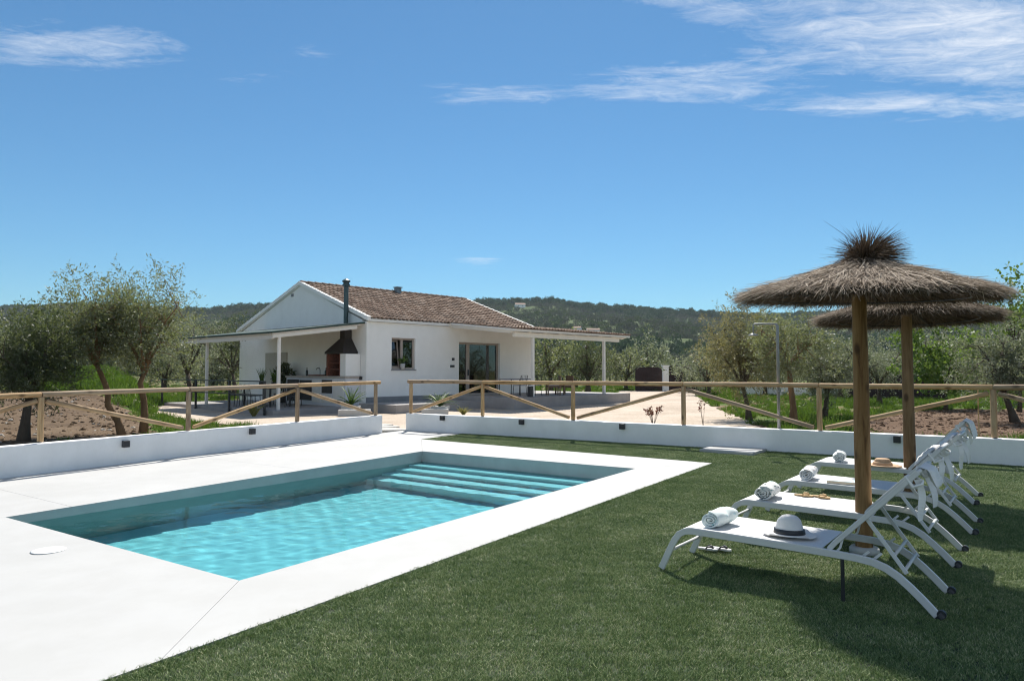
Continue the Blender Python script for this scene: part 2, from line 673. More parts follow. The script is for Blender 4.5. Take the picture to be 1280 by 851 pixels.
for i in range(34):
    a = wr.uniform(-1.3, 1.3) + .4
    lam = wr.uniform(.085, .38)
    k = 2 * math.pi / lam
    Z += (lam ** 1.35) * .0009 * np.sin(k * (X * math.cos(a) + Y * math.sin(a)) + wr.uniform(0, 6.28) + .8 * np.sin(1.7 * X + i) + .8 * np.sin(1.9 * Y + 2 * i))
V = np.stack([X, Y, Z + WATER], -1).reshape(-1, 3)
idx = np.arange(nx * ny).reshape(ny, nx)
faces = np.stack([idx[:-1, :-1], idx[:-1, 1:], idx[1:, 1:], idx[1:, :-1]], -1).reshape(-1, 4).tolist()
rim = list(idx[0, :]) + list(idx[1:, -1]) + list(idx[-1, -2::-1]) + list(idx[-2:0:-1, 0])
k0 = len(V)
V2 = [(*quad(V[i][0], V[i][1]), V[i][2]) for i in range(k0)] + [(*quad(V[i][0], V[i][1]), FLOOR - .05) for i in rim]
for i in range(len(rim)):
    j = (i + 1) % len(rim)
    faces.append([rim[j], rim[i], k0 + i, k0 + j])
faces.append([k0 + i for i in range(len(rim) - 1, -1, -1)])
me = bpy.data.meshes.new('water')
me.from_pydata(V2, [], faces)
me.shade_smooth()
me.set_sharp_from_angle(angle=R(60))
wo_ = link('water', me, M['water'])
wo_.location = (PN[0], PN[1], 0)
tag(wo_, kind='structure')
wo_.cycles.is_caustics_caster = True
basin.cycles.is_caustics_receiver = True
step_o.cycles.is_caustics_receiver = True
sun.cycles.is_caustics_light = True

# low white walls -----------------------------------------------------
def low_wall(name, A, B, nrm, zfoot, ztopA, ztopB, thick, label):
    t_ = empty(name, (A.x, A.y, 0), math.atan2((B - A).y, (B - A).x))
    L = (B - A).length
    sgn = 1 if (Vector((-(B - A).y, (B - A).x)).dot(nrm)) > 0 else -1
    y0, y1 = sorted((0, sgn * thick))
    b = MB()
    b.prism([(0, y0), (L, y0), (L, y1), (0, y1)], zfoot, lambda x, y: ztopA + (ztopB - ztopA) * x / L)
    w = b.build(name, M['white_wall'], None, bevel=.012)
    w.location = t_.location
    w.rotation_euler = t_.rotation_euler
    bpy.data.objects.remove(t_)
    tag(w, label, 'wall')
    return w
low_wall('low_wall', LA2, LB, -LN, -.35, .385, .532, .2, 'long low white wall along the left side of the pool deck')
low_wall('low_wall', RA, RB2, RN, -.35, .535, .585, .2, 'long low white wall behind the lawn and shower')

# wall lights
def wall_light(p, nrm, label):
    o = empty('wall_light', (p[0], p[1], p[2]), math.atan2(nrm.y, nrm.x))
    tag(o, label, 'light', 'black lights on the low walls')
    MB().box((0.003, -.052, -.055), (.078, .052, .055)).build('housing', M['black_metal'], o, bevel=.005)
    MB().box((.012, -.04, -.0585), (.068, .04, -.0555)).build('lens', M['white_wall'], o)
    return o
for tt, z, lab in ((1.78, .36, 'square black light on the left wall, in front of the twin olive trunks'),
                   (4.19, .40, 'square black light on the left wall, between the last two brace feet')):
    p = LA + ldir * tt
    wall_light((p.x, p.y, z), LN, lab)
for tt, z, lab in ((1.2, .47, 'square black light on the back wall below the spiky cycad'),
                   (3.44, .47, 'square black light on the back wall just right of the second post'),
                   (5.84, .48, 'square black light on the back wall below the red leaved sapling'),
                   (10.66, .49, 'square black light on the back wall beside the rear parasol pole')):
    p = RA + rdir * tt
    wall_light((p.x, p.y, z), -RN, lab)

# fences ----------------------------------------------------------------
def fence(A, d, off, posts, tops, zfoot, ztop, label, ends):
    f = empty('rail_fence', (A.x + off.x, A.y + off.y, 0))
    tag(f, label, 'fence', 'timber fences on the low walls')
    P_ = lambda t_, z: (d.x * t_, d.y * t_, z)
    for t_ in posts:
        log('post', P_(t_, zfoot(t_)), P_(t_, ztop(t_) - .035), .045, .043, M['fence_wood'], f)
    for i in range(len(posts) - 1):
        a, c = posts[i], posts[i + 1]
        a0 = a + (.004 if i else -ends[0])
        c0 = c - (.004 if i < len(posts) - 2 else -ends[1])
        log('rail', P_(a0, ztop(a)), P_(c0, ztop(c)), .043, .041, M['fence_wood'], f, bend=.006)
        s = .06
        if tops[i]:
            log('brace', P_(a + s, ztop(a) - .10), P_(c - s * 1.6, zfoot(c) + .05), .037, .036, M['fence_wood'], f)
        else:
            log('brace', P_(a + s * 1.6, zfoot(a) + .05), P_(c - s, ztop(c) - .10), .037, .036, M['fence_wood'], f)
lz = lambda t_: .487 + .0057 * t_
rz_ = lambda t_: .536 + .0032 * t_
fence(LA, ldir, -LN * .1, [-4.25, -1.85, .55, 2.95, 5.35, 7.58], [1, 0, 1, 0, 1], lz, lambda t_: 1.21 + .0125 * t_, 'long timber post and rail fence on the left wall before the olive trees', (.1, .14))
fence(RA, rdir, RN * .1, [.08, 2.28, 4.65, 7.06, 9.48, 11.95, 14.35, 16.75], [0, 1, 0, 1, 0, 1, 0], rz_, lambda t_: 1.315 + .002 * t_, 'long timber post and rail fence on the back wall behind the lawn', (.1, .1))

# shower -----------------------------------------------------------------
sh = empty('outdoor_shower', (4.757, 12.60, gz(4.757, 12.6)))
tag(sh, 'slim steel outdoor shower post standing against the back wall', 'shower')
b = MB()
r = .026
hgt = 2.25
pts = [(0, 0, 0), (0, 0, hgt - .05), (-.02, 0, hgt - .012), (-.06, 0, hgt), (-.40, 0, hgt), (-.425, 0, hgt - .012), (-.432, 0, hgt - .05), (-.432, 0, hgt - .17)]
b.tube(pts, [.027, .027, .022, .016, .015, .015, .015, .014], 12)
b.build('pipe', M['steel'], sh, smooth=True)
MB().lathe([(.012, hgt - .165), (.03, hgt - .175), (.085, hgt - .195), (.09, hgt - .21), (.07, hgt - .214), (0, hgt - .214)][::-1], 20, (-.432, 0, 0)).build('shower_head', M['steel'], sh, smooth=True)
MB().tube([(0, -.03, 1.05), (0, -.085, 1.05)], .02, 12).tube([(0, -.075, 1.05), (.06, -.085, 1.05)], .007, 8).build('valve', M['steel'], sh)
MB().cbox((0, 0, .008), (.16, .16, .014)).build('base_plate', M['steel'], sh, bevel=.004)
b = MB()
b.prism([(3.33, 12.58), (4.06, 11.96), (4.50, 12.50), (3.75, 13.07)], lambda x, y: gz(x, y) - .03, lambda x, y: gz(x, y) + .045)
tag(b.build('shower_tray', M['deck'], None, bevel=.006), 'flat white shower slab set in the lawn by the back wall', 'shower tray')
# skimmer lid
b = MB()
b.lathe([(.0, 0), (.135, 0), (.137, .003), (.12, .007), (.05, .009), (0, .0095)], 28)
o = b.build('skimmer_lid', pmat('lid_plastic', (.74, .74, .72), .5, .03), None, smooth=True)
o.location = (-4.10, 6.30, gz(-4.1, 6.3) + .001)
tag(o, 'round white skimmer lid set in the pale deck beside the pool', 'lid')
# ------------------------------------------------------------------ land
RIDGE_X = np.array([-900, -690, -530, -390, -285, -180, -86, -20, 52, 108, 170, 259, 345, 430, 690, 1100.])
RIDGE_PY = np.array([388, 383, 382, 387, 383, 382, 380, 379, 375, 382, 386, 393, 393, 391, 390, 388.]) + 8
RIDGE_Y = 950.0

def smooth(a, b_, x):
    t_ = np.clip((x - a) / (b_ - a), 0, 1)
    return t_ * t_ * (3 - 2 * t_)

def fbm(x, y, s, seed=0.0, octs=4):
    r_ = np.zeros_like(x)
    amp, fr = 1.0, 1.0 / s
    for i in range(octs):
        a = 1.7 * i + seed
        r_ += amp * (np.sin(x * fr * math.cos(a) * 6.28 + y * fr * math.sin(a) * 6.28 + 1.3 * i + seed) *
                     np.cos(y * fr * math.cos(a * 1.3) * 5.1 - x * fr * math.sin(a * 1.3) * 5.1 + 2.1 * i + seed * 2))
        amp *= .5
        fr *= 2.03
    return r_ / 1.9

def terrain(x, y):
    x = np.asarray(x, float)
    y = np.asarray(y, float)
    rp = np.interp(x * RIDGE_Y / np.maximum(y, 500), RIDGE_X, RIDGE_PY)
    H = 1.6 + (462 - rp) * RIDGE_Y / 880
    t_ = np.clip((y - 230) / (RIDGE_Y - 230), 0, 1.25)
    prof = np.where(t_ < 1, .55 * smooth(0, .62, t_) + .45 * smooth(.5, 1, t_), 1 - .9 * (t_ - 1) ** 2 * 4)
    h = H * prof
    h = h + fbm(x, y, 330, 1.0) * 9 * smooth(.06, .3, t_) * (1 - .85 * smooth(.8, 1.0, t_))
    h = h + fbm(x, y, 60, 4.0) * .9 * smooth(70, 260, y)
    h = h + fbm(x, y, 14, 2.0, 3) * .06 * smooth(14, 30, np.hypot(x, y)) - .03
    h = h + 1.5 * smooth(19, 40, y) * smooth(.50, .58, -x / np.maximum(y, 1.0)) * (1 - smooth(90, 200, y))
    # the cut for terrace and pool
    h = np.where((y < 18.5) & (np.abs(x) < 16), np.minimum(h, -.02), h)
    return h

def axis(neg, pos, steps):
    a = [0.0]
    for lim, st_ in steps:
        while a[-1] < lim:
            a.append(a[-1] + st_)
    a = np.array(a)
    return np.concatenate([-a[a <= neg][:0:-1], a[a <= pos]])
xs = axis(1500, 1500, [(45, .75), (120, 3), (420, 8), (1500, 22)])
ys = axis(60, 1700, [(60, .75), (150, 3), (480, 8), (1700, 16)])
GX, GY = np.meshgrid(xs, ys)
GZ = terrain(GX, GY)
# pit for the pool, dip below deck and lawn
cx_, cy_ = math.cos(th_pool), math.sin(th_pool)
lx = (GX - PN[0]) * cx_ + (GY - PN[1]) * cy_
ly = -(GX - PN[0]) * cy_ + (GY - PN[1]) * cx_
GZ = np.where((lx > -1.2) & (lx < PLN + 1.1) & (ly > -1.2) & (ly < PWD + 1.2), -2.6, GZ)
lside = (GX - LA.x) * LN.x + (GY - LA.y) * LN.y
rside = -((GX - RA.x) * RN.x + (GY - RA.y) * RN.y)
GZ = np.where((lside > -.05) & (rside > -.05) & (GZ > -1), -.45, GZ)
verts = np.stack([GX, GY, GZ], -1).reshape(-1, 3)
ny_, nx_ = GX.shape
idx = np.arange(nx_ * ny_).reshape(ny_, nx_)
fcs = np.stack([idx[:-1, :-1], idx[:-1, 1:], idx[1:, 1:], idx[1:, :-1]], -1).reshape(-1, 4)
me = bpy.data.meshes.new('ground')
me.from_pydata(verts.tolist(), [], fcs.tolist())
me.shade_smooth()

def ground_mat():
    m, nt, out = new_mat('meadow_ground')
    v = coords(nt)
    n1 = noise_fac(nt, v, .35, 5, .6)
    n2 = noise_fac(nt, v, 3.2, 5, .6)
    n3 = noise_fac(nt, v, 22, 4, .6)
    grass = ramp(nt, n2, [(.3, (.045, .085, .016)), (.5, (.075, .125, .024)), (.7, (.12, .155, .04))])
    soil = ramp(nt, math_(nt, 'ADD', math_(nt, 'MULTIPLY', n2, .5), math_(nt, 'MULTIPLY', n3, .5)),
                [(.35, (.10, .066, .040)), (.5, (.19, .13, .083)), (.65, (.27, .20, .13))])
    near = mixc(nt, ramp(nt, math_(nt, 'ADD', math_(nt, 'MULTIPLY', n1, .8), math_(nt, 'MULTIPLY', n2, .25)), [(.50, (0, 0, 0)), (.56, (1, 1, 1))]), grass, soil)
    # hillside: groves, pasture and scrub
    h1 = noise_fac(nt, v, .011, 5, .6, .4)
    h2 = noise_fac(nt, v, .05, 5, .65)
    hill = ramp(nt, math_(nt, 'ADD', math_(nt, 'MULTIPLY', h1, .6), math_(nt, 'MULTIPLY', h2, .4)),
                [(.34, (.038, .062, .024)), (.46, (.062, .090, .032)), (.52, (.085, .112, .042)), (.60, (.10, .115, .055)), (.68, (.14, .135, .085))])
    sp_ = nd(nt, 'ShaderNodeSeparateXYZ')
    ln(nt, v, sp_.inputs[0])
    mr = nd(nt, 'ShaderNodeMapRange')
    mr.inputs['From Min'].default_value = 70
    mr.inputs['From Max'].default_value = 200
    ln(nt, sp_.outputs[1], mr.inputs['Value'])
    col = mixc(nt, mr.outputs[0], near, hill)
    principled(nt, out, col, .95, bump(nt, math_(nt, 'ADD', n2, math_(nt, 'MULTIPLY', n3, .5)), .6, .05), 0, .1)
    return m
M['ground'] = ground_mat()
g_ = link('ground', me, M['ground'])
tag(g_, kind='structure')

def ragged(poly, amp, step=.35, seed=1):
    rr = random.Random(seed)
    res = []
    k = len(poly)
    for i in range(k):
        a, c = Vector(poly[i]), Vector(poly[(i + 1) % k])
        L = (c - a).length
        n_ = max(1, int(L / step))
        nv = Vector((-(c - a).y, (c - a).x)).normalized()
        for j in range(n_):
            p = a + (c - a) * (j / n_) + nv * rr.uniform(-amp, amp)
            res.append((p.x, p.y))
    return res

def sheet(name, poly, z, mat, kind='structure', step=.8):
    """a ground sheet that follows the terrain at +z"""
    import mathutils.geometry as mg
    xs_ = [p[0] for p in poly]
    ys_ = [p[1] for p in poly]
    pts = [Vector(p) for p in poly]
    k = len(pts)
    extra = []
    def inside(x, y):
        c_ = False
        for i in range(k):
            a, d = pts[i], pts[i - 1]
            if (a.y > y) != (d.y > y) and x < (d.x - a.x) * (y - a.y) / (d.y - a.y) + a.x:
                c_ = not c_
        return c_
    x = math.floor(min(xs_))
    while x < max(xs_):
        y = math.floor(min(ys_))
        while y < max(ys_):
            if inside(x, y) and min((Vector((x, y)) - q).length for q in pts) > step * .4:
                extra.append(Vector((x, y)))
            y += step
        x += step
    allp = pts + extra
    r_ = mg.delaunay_2d_cdt(allp, [(i, (i + 1) % k) for i in range(k)], [list(range(k))], 1, 1e-4)
    vv = [(p.x, p.y, (z(p.x, p.y) if callable(z) else float(terrain(p.x, p.y)) + z)) for p in r_[0]]
    me = bpy.data.meshes.new(name)
    me.from_pydata(vv, [], [tuple(f) for f in r_[2]])
    me.update()
    if sum(p.normal.z for p in me.polygons) < 0:
        me.flip_normals()
    me.shade_smooth()
    return tag(link(name, me, mat), kind=kind)

def gravel_mat(name, a, b_, c):
    m, nt, out = new_mat(name)
    v = coords(nt)
    n1 = noise_fac(nt, v, .5, 4, .6)
    n2 = noise_fac(nt, v, 9, 5, .7)
    n3 = noise_fac(nt, v, 55, 3, .7)
    col = ramp(nt, math_(nt, 'ADD', math_(nt, 'MULTIPLY', n1, .45), math_(nt, 'MULTIPLY', n2, .55)), [(.36, a), (.5, b_), (.64, c)])
    principled(nt, out, col, .92, bump(nt, math_(nt, 'ADD', n2, n3), .5, .02), 0, .15)
    return m
M['gravel'] = gravel_mat('pale_gravel', (.35, .28, .215), (.47, .39, .31), (.56, .485, .405))
M['soil'] = gravel_mat('tilled_soil', (.06, .036, .022), (.115, .07, .043), (.175, .12, .078))
# the pale yard round the house, running back to the gate
yard = [(-3.7, 17.2), (-2.4, 17.9), (3.0, 14.4), (5.6, 12.6), (6.4, 14.2), (6.6, 18), (7.3, 21.5), (8.3, 27), (9.2, 33), (11.5, 44), (14, 53.5), (8.2, 54.5), (6.6, 45), (6.0, 39),
        (3.5, 36.5), (.5, 34.2), (-4.5, 29.2), (-8.5, 27.6), (-13.5, 33), (-14.7, 32.4), (-16.3, 30.3), (-15.2, 28.6), (-12.9, 25.8), (-10.4, 22.6), (-8.2, 20.6), (-6.4, 18.8), (-5.0, 16.6)]
sheet('gravel_yard', ragged(yard, .16, .5, 3), .03, M['gravel'])
soilp = [(8.4, 17.5), (16, 13.5), (24, 12), (30, 18), (26, 27), (18, 29), (12.5, 25), (9.5, 20.5)]
sheet('ploughed_soil', ragged(soilp, .35, .7, 5), .022, M['soil'])
soil2 = [(-8.2, 14.2), (-8.6, 17.5), (-10.6, 20.5), (-13.6, 25), (-17, 29), (-24, 30), (-26, 22), (-19, 14), (-14, 10), (-10.5, 9), (-9.2, 11.8)]
sheet('bare_soil', ragged(soil2, .35, .7, 6), .022, gravel_mat('dry_soil', (.068, .045, .027), (.124, .083, .050), (.18, .13, .083)))

# ------------------------------------------------------------------ house
TH = R(42.5)
C0 = Vector((-5.79, 28.0, 0))
U_, N_ = Vector((math.sin(TH), math.cos(TH), 0)), Vector((math.cos(TH), -math.sin(TH), 0))
HR = R(90) - TH                       # local x runs along the front, local -y is outwards
FL = .49                              # floor level
def H(u, n, z=0):
    p = C0 + U_ * u + N_ * n
    return Vector((p.x, p.y, z))

M['plaster'] = pmat('white_plaster', (.85, .84, .815), .85, .04, 1.1, .14, 30, bdist=.004, streak=.025)
M['greyplaster'] = pmat('grey_plinth', (.22, .225, .235), .85, .12, 3, .1)
M['paving'] = pmat('grey_paving', (.30, .28, .27), .8, .15, 1.5, .2, 40)
M['cream'] = pmat('cream_paint', (.74, .71, .66), .55, .04, 6, .05)
M['frame_tan'] = pmat('taupe_frame', (.36, .30, .26), .45, .08, 12, .04)
M['dark'] = pmat('dark_interior', (.05, .047, .043), .8, .2, 4, 0)
M['brick'] = pmat('firebrick', (.20, .075, .048), .85, .35, 14, .4, 30, bdist=.01)

def glass_mat():
    m, nt, out = new_mat('window_glass')
    g = nd(nt, 'ShaderNodeBsdfGlossy')
    g.inputs['Roughness'].default_value = .02
    g.inputs['Color'].default_value = (.9, .92, .93, 1)
    t_ = nd(nt, 'ShaderNodeBsdfTransparent')
    t_.inputs['Color'].default_value = (.34, .37, .37, 1)
    fr = nd(nt, 'ShaderNodeFresnel')
    fr.inputs['IOR'].default_value = 1.9
    mx = nd(nt, 'ShaderNodeMixShader')
    ln(nt, fr.outputs[0], mx.inputs[0])
    ln(nt, t_.outputs[0], mx.inputs[1])
    ln(nt, g.outputs[0], mx.inputs[2])
    ln(nt, mx.outputs[0], out.inputs['Surface'])
    return m
M['glass'] = glass_mat()

def tile_mat2():
    m, nt, out = new_mat('roof_tiles')
    at = nd(nt, 'ShaderNodeAttribute', attribute_name='tile')
    v = coords(nt)
    f = noise_fac(nt, v, 5, 5, .6)
    f3 = noise_fac(nt, v, .7, 3, .5)
    k = math_(nt, 'ADD', math_(nt, 'MULTIPLY', at.outputs['Fac'], .42), math_(nt, 'ADD', math_(nt, 'MULTIPLY', f, .38), .10))
    col = ramp(nt, k, [(.2, (.11, .072, .052)), (.4, (.205, .142, .104)), (.55, (.28, .198, .148)), (.7, (.355, .272, .213)), (.85, (.45, .36, .285))])
    col = mixc(nt, ramp(nt, f3, [(.5, (0, 0, 0)), (.7, (.35, .35, .35))]), col, (.12, .10, .085))
    principled(nt, out, col, .9, bump(nt, noise_fac(nt, v, 40, 4), .3, .01), 0, .15)
    return m
M['tiles'] = tile_mat2()

def barrel_tiles(x0, x1, y0, z0, y1, z1, pitch=.21, course=.36, rad=.07, seed=2, cut=None):
    """Spanish tiles: mesh in local coordinates, running from eave (y0, z0) up to (y1, z1)"""
    rr = random.Random(seed)
    L = math.hypot(y1 - y0, z1 - z0)
    ey, ez = (y1 - y0) / L, (z1 - z0) / L
    nyv, nzv = -ez, ey
    if nzv < 0:
        nyv, nzv = -nyv, -nzv
    ncol = int(round((x1 - x0) / pitch))
    nrow = int(math.ceil(L / course))
    pitch = (x1 - x0) / ncol
    vs, fs, tv = [], [], []
    seg = 6
    for c in range(ncol):
        jx = rr.uniform(-.006, .006)
        for r_ in range(nrow):
            s0, s1 = r_ * course - .03, min(L, (r_ + 1) * course + .02)
            tone = rr.random()
            lift = rr.uniform(.0, .012)
            base = len(vs)
            for (s_, w, h) in ((s0, 1.0, .030 + lift), (s1, .86, .0 + lift * .3)):
                for j in range(seg + 1):
                    a = math.pi * j / seg
                    x = x0 + (c + .5) * pitch + jx - math.cos(a) * pitch * .36 * w
                    up = math.sin(a) * rad * w + h
                    vs.append((x, y0 + ey * s_ + nyv * up, z0 + ez * s_ + nzv * up))
            for j in range(seg):
                fs.append((base + j, base + j + 1, base + seg + 2 + j, base + seg + 1 + j))
                tv.append(tone)
            # thickness at the lower lip
            b2 = len(vs)
            for j in range(seg + 1):
                a = math.pi * j / seg
                x = x0 + (c + .5) * pitch + jx - math.cos(a) * pitch * .30
                up = math.sin(a) * rad * .78 + .018 + lift
                vs.append((x, y0 + ey * s0 + nyv * up, z0 + ez * s0 + nzv * up))
            for j in range(seg):
                fs.append((base + j + 1, base + j, b2 + j, b2 + j + 1))
                tv.append(tone * .8)
        # channel tile between
        tone = rr.random() * .6
        base = len(vs)
        for s_ in (0, L):
            for (dx, up) in ((-.62, .03), (-.5, .002), (-.38, .03)):
                vs.append((x0 + (c + .5 + dx) * pitch, y0 + ey * s_ + nyv * up, z0 + ez * s_ + nzv * up))
        fs += [(base, base + 1, base + 4, base + 3), (base + 1, base + 2, base + 5, base + 4)]
        tv += [tone, tone]
    me = bpy.data.meshes.new('tiles')
    me.from_pydata(vs, [], fs)
    at = me.attributes.new('tile', 'FLOAT', 'FACE')
    at.data.foreach_set('value', tv)
    return me

HW, HL = 10.6, 10.2                    # depth of the gable end, length of the front
EZ, RZ, RY = 3.66, 5.44, 4.95          # eave, ridge height, ridge position
BZ = 3.52
house = empty('white_house', (C0.x, C0.y, 0), HR)
tag(house, 'single storey white house with a brown tiled gable roof', 'house')
b = MB()
T_ = .28
wu0, wu1, wz0, wz1 = 1.25, 2.50, 1.63, 2.93
du0, du1, dz1 = 5.03, 7.72, 2.86
TOPF = EZ - .12
b.box((0, 0, -.3), (wu0, T_, TOPF)).box((wu0, 0, -.3), (wu1, T_, wz0)).box((wu0, 0, wz1), (wu1, T_, TOPF))
b.box((wu1, 0, -.3), (du0, T_, TOPF)).box((du0, 0, -.3), (du1, T_, FL)).box((du0, 0, dz1), (du1, T_, TOPF)).box((du1, 0, -.3), (HL, T_, TOPF))
for xa, xb_ in ((0, T_), (HL - T_, HL)):
    prof = [(T_, -.3), (HW, -.3), (HW, BZ - .10), (RY, RZ - .06), (T_, EZ - .06)] if True else None
    vs = [(xa, y, z) for y, z in prof] + [(xb_, y, z) for y, z in prof]
    k = len(prof)
    b.add(vs, [tuple(range(k - 1, -1, -1)), tuple(range(k, 2 * k))] + [(i, (i + 1) % k, k + (i + 1) % k, k + i) for i in range(k)])
b.box((T_, HW - T_, -.3), (HL - T_, HW, BZ - .12))
wall = b.build('wall', M['plaster'], house)
MB().box((T_, T_, FL - .1), (HL - T_, HW - T_, FL)).build('floor', M['paving'], house)
MB().box((T_, 4.2, FL), (HL - T_, 4.3, 3.5)).box((T_, T_, 3.2), (HL - T_, 4.2, 3.3)).build('inner_wall', pmat('inner_wall', (.30, .28, .26), .9, .05, 2, 0), house)
# grey plinth band along the front
MB().box((-.01, -.012, -.2), (du0 - .03, -.001, FL + .03)).build('plinth', M['greyplaster'], house)
# roof
roof = MB()
def slab(y0, z0, y1, z1, th, xa, xb_):
    return MB().add([(xa, y0, z0), (xb_, y0, z0), (xb_, y1, z1), (xa, y1, z1), (xa, y0, z0 - th), (xb_, y0, z0 - th), (xb_, y1, z1 - th), (xa, y1, z1 - th)],
                    [(0, 1, 2, 3), (7, 6, 5, 4), (0, 4, 5, 1), (1, 5, 6, 2), (2, 6, 7, 3), (3, 7, 4, 0)])
s1_ = slab(-.16, EZ - .02, RY, RZ + .02, .10, -.05, HL + .05)
s2_ = slab(RY, RZ + .02, HW + .15, BZ, .10, -.05, HL + .05)
roof.add(s1_.v, s1_.f)
roof.add(s2_.v, s2_.f)
rf = roof.build('roof', M['plaster'], house)
link('tile_field', barrel_tiles(.02, HL - .02, -.20, EZ - .015, RY, RZ + .025), M['tiles'], rf)
link('tile_field', barrel_tiles(.02, HL - .02, HW + .2, BZ + .0, RY, RZ + .025, seed=5), M['tiles'], rf)
# ridge tiles and mortared verges
b = MB()
tv = []
n_ = 28
for i in range(n_):
    xa = HL * i / n_ - .02
    b.tube([(xa, RY, RZ + .055), (xa + HL / n_ + .04, RY, RZ + .04)], [.115, .10], 10)
me = b.mesh('ridge_tiles')
at = me.attributes.new('tile', 'FLOAT', 'FACE')
rr_ = random.Random(4)
at.data.foreach_set('value', [rr_.random() * .5 for _ in me.polygons])
link('ridge_tiles', me, M['tiles'], rf)
for xa in (-.10, HL - .06):
    b = MB()
    for (y0, z0, y1, z1) in ((-.2, EZ, RY, RZ + .05), (RY, RZ + .05, HW + .2, BZ + .02)):
        nn = 15
        for i in range(nn):
            ta, tb = i / nn, (i + 1) / nn
            ya, za = y0 + (y1 - y0) * ta, z0 + (z1 - z0) * ta
            yb, zb2 = y0 + (y1 - y0) * tb, z0 + (z1 - z0) * tb
            b.add([(xa, ya, za - .09), (xa + .16, ya, za - .09), (xa + .16, yb, zb2 - .09), (xa, yb, zb2 - .09),
                   (xa, ya, za + .075), (xa + .16, ya, za + .075), (xa + .16, yb, zb2 + .05), (xa, yb, zb2 + .05)],
                  [(3, 2, 1, 0), (4, 5, 6, 7), (0, 1, 5, 4), (1, 2, 6, 5), (2, 3, 7, 6), (3, 0, 4, 7)])
    b.build('verge', M['plaster'], rf)
b = MB()
b.box((5.18, RY - .3, RZ - .1), (5.44, RY - .05, RZ + .26)).box((5.14, RY - .34, RZ + .27), (5.48, RY - .01, RZ + .31))
b.build('vent_pipe', pmat('galvanised', (.20, .23, .25), .5, .15, 8, .05, metallic=.6), rf)
# window
wf = empty('window', (0, 0, 0))
wf.parent = house
b = MB()
y0 = .10
fr_ = .075
b.box((wu0, y0, wz0), (wu0 + fr_, y0 + .07, wz1)).box((wu1 - fr_, y0, wz0), (wu1, y0 + .07, wz1))
b.box((wu0 + fr_, y0, wz0), (wu1 - fr_, y0 + .07, wz0 + fr_)).box((wu0 + fr_, y0, wz1 - fr_), (wu1 - fr_, y0 + .07, wz1))
mu = (wu0 + wu1) / 2 - .02
b.box((mu - .06, y0 + .004, wz0 + fr_), (mu + .06, y0 + .066, wz1 - fr_))
b.build('frame', M['frame_tan'], wf, bevel=.006)
MB().box((mu + .06, y0 + .03, wz0 + fr_), (wu1 - fr_, y0 + .035, wz1 - fr_)).build('pane', M['glass'], wf)
# tilted sash on the left
Mt = Matrix.Translation((0, y0 + .07, wz0 + fr_)) @ Matrix.Rotation(R(-7), 4, 'X')
b = MB()
sx0, sx1, sh_ = wu0 + fr_ + .005, mu - .065, wz1 - wz0 - 2 * fr_ - .01
b.box((sx0, 0, 0), (sx0 + .06, .05, sh_), Mt).box((sx1 - .06, 0, 0), (sx1, .05, sh_), Mt).box((sx0 + .06, 0, 0), (sx1 - .06, .05, .06), Mt).box((sx0 + .06, 0, sh_ - .06), (sx1 - .06, .05, sh_), Mt)
b.build('tilted_sash', M['frame_tan'], wf)
MB().box((sx0 + .06, .02, .06), (sx1 - .06, .025, sh_ - .06), Mt).build('pane', M['glass'], wf)
MB().box((wu0 - .03, -.04, wz0 - .05), (wu1 + .03, .10, wz0 - .003)).build('sill', M['greyplaster'], wf)
# sliding door
df = empty('sliding_door', (0, 0, 0))
df.parent = house
b = MB()
fr_ = .07
y0 = .12
b.box((du0, y0, FL), (du0 + fr_, y0 + .09, dz1)).box((du1 - .11, y0, FL), (du1, y0 + .09, dz1)).box((du0 + fr_, y0, dz1 - .09), (du1 - .11, y0 + .09, dz1)).box((du0 + fr_, y0, FL), (du1 - .11, y0 + .09, FL + .05))
b.box((du0 + .58, y0 + .003, FL + .05), (du0 + .78, y0 + .07, dz1 - .09))
b.build('frame', M['frame_tan'], df, bevel=.006)
MB().box((du0 + fr_, y0 + .04, FL + .05), (du0 + .58, y0 + .046, dz1 - .09)).box((du0 + .78, y0 + .04, FL + .05), (du1 - .11, y0 + .046, dz1 - .09)).build('pane', M['glass'], df)
MB().box((du0 + .66, y0 - .05, 1.35), (du0 + .70, y0 + .003, 1.62)).build('handle', M['black_metal'], df)
# small fittings on the walls
MB().box((4.60, -.05, 2.02), (4.72, -.001, 2.14)).build('wall_lamp', M['black_metal'], house)
MB().box((4.50, -.03, 1.72), (4.74, -.001, 1.82)).build('intercom', M['black_metal'], house)
MB().box((-.07, .26, 1.22), (-.001, .38, 1.34)).build('wall_lamp', M['black_metal'], house)
MB().box((-.02, 5.55, 4.92), (-.001, 5.75, 5.05)).build('gable_vent', M['greyplaster'], house)
MB().box((-.045, 6.02, .18), (-.001, 7.95, 2.40)).build('shutter_door', pmat('beige_shutter', (.44, .415, .36), .6, .05, 10, .1), house)

# terraces ------------------------------------------------------------
def hbox(name, a, c, mat, kind='structure', bevel=.01):
    o = MB().box(a, c).build(name, mat, None, bevel=bevel)
    o.location = (C0.x, C0.y, 0)
    o.rotation_euler = (0, 0, HR)
    return tag(o, kind=kind)
hbox('terrace', (-.35, -2.35, -.4), (4.2, -.014, .30), M['paving'])
hbox('terrace', (4.205, -4.15, -.4), (12.6, -.014, .48), M['paving'])
hbox('terrace', (-4.05, -.15, -.4), (-.36, 9.4, .16), M['paving'])
hbox('terrace', (-.355, .0, -.4), (-.016, 9.4, .155), M['paving'])
hbox('terrace', (10.25, -.012, -.4), (12.6, 3.0, .475), M['paving'])

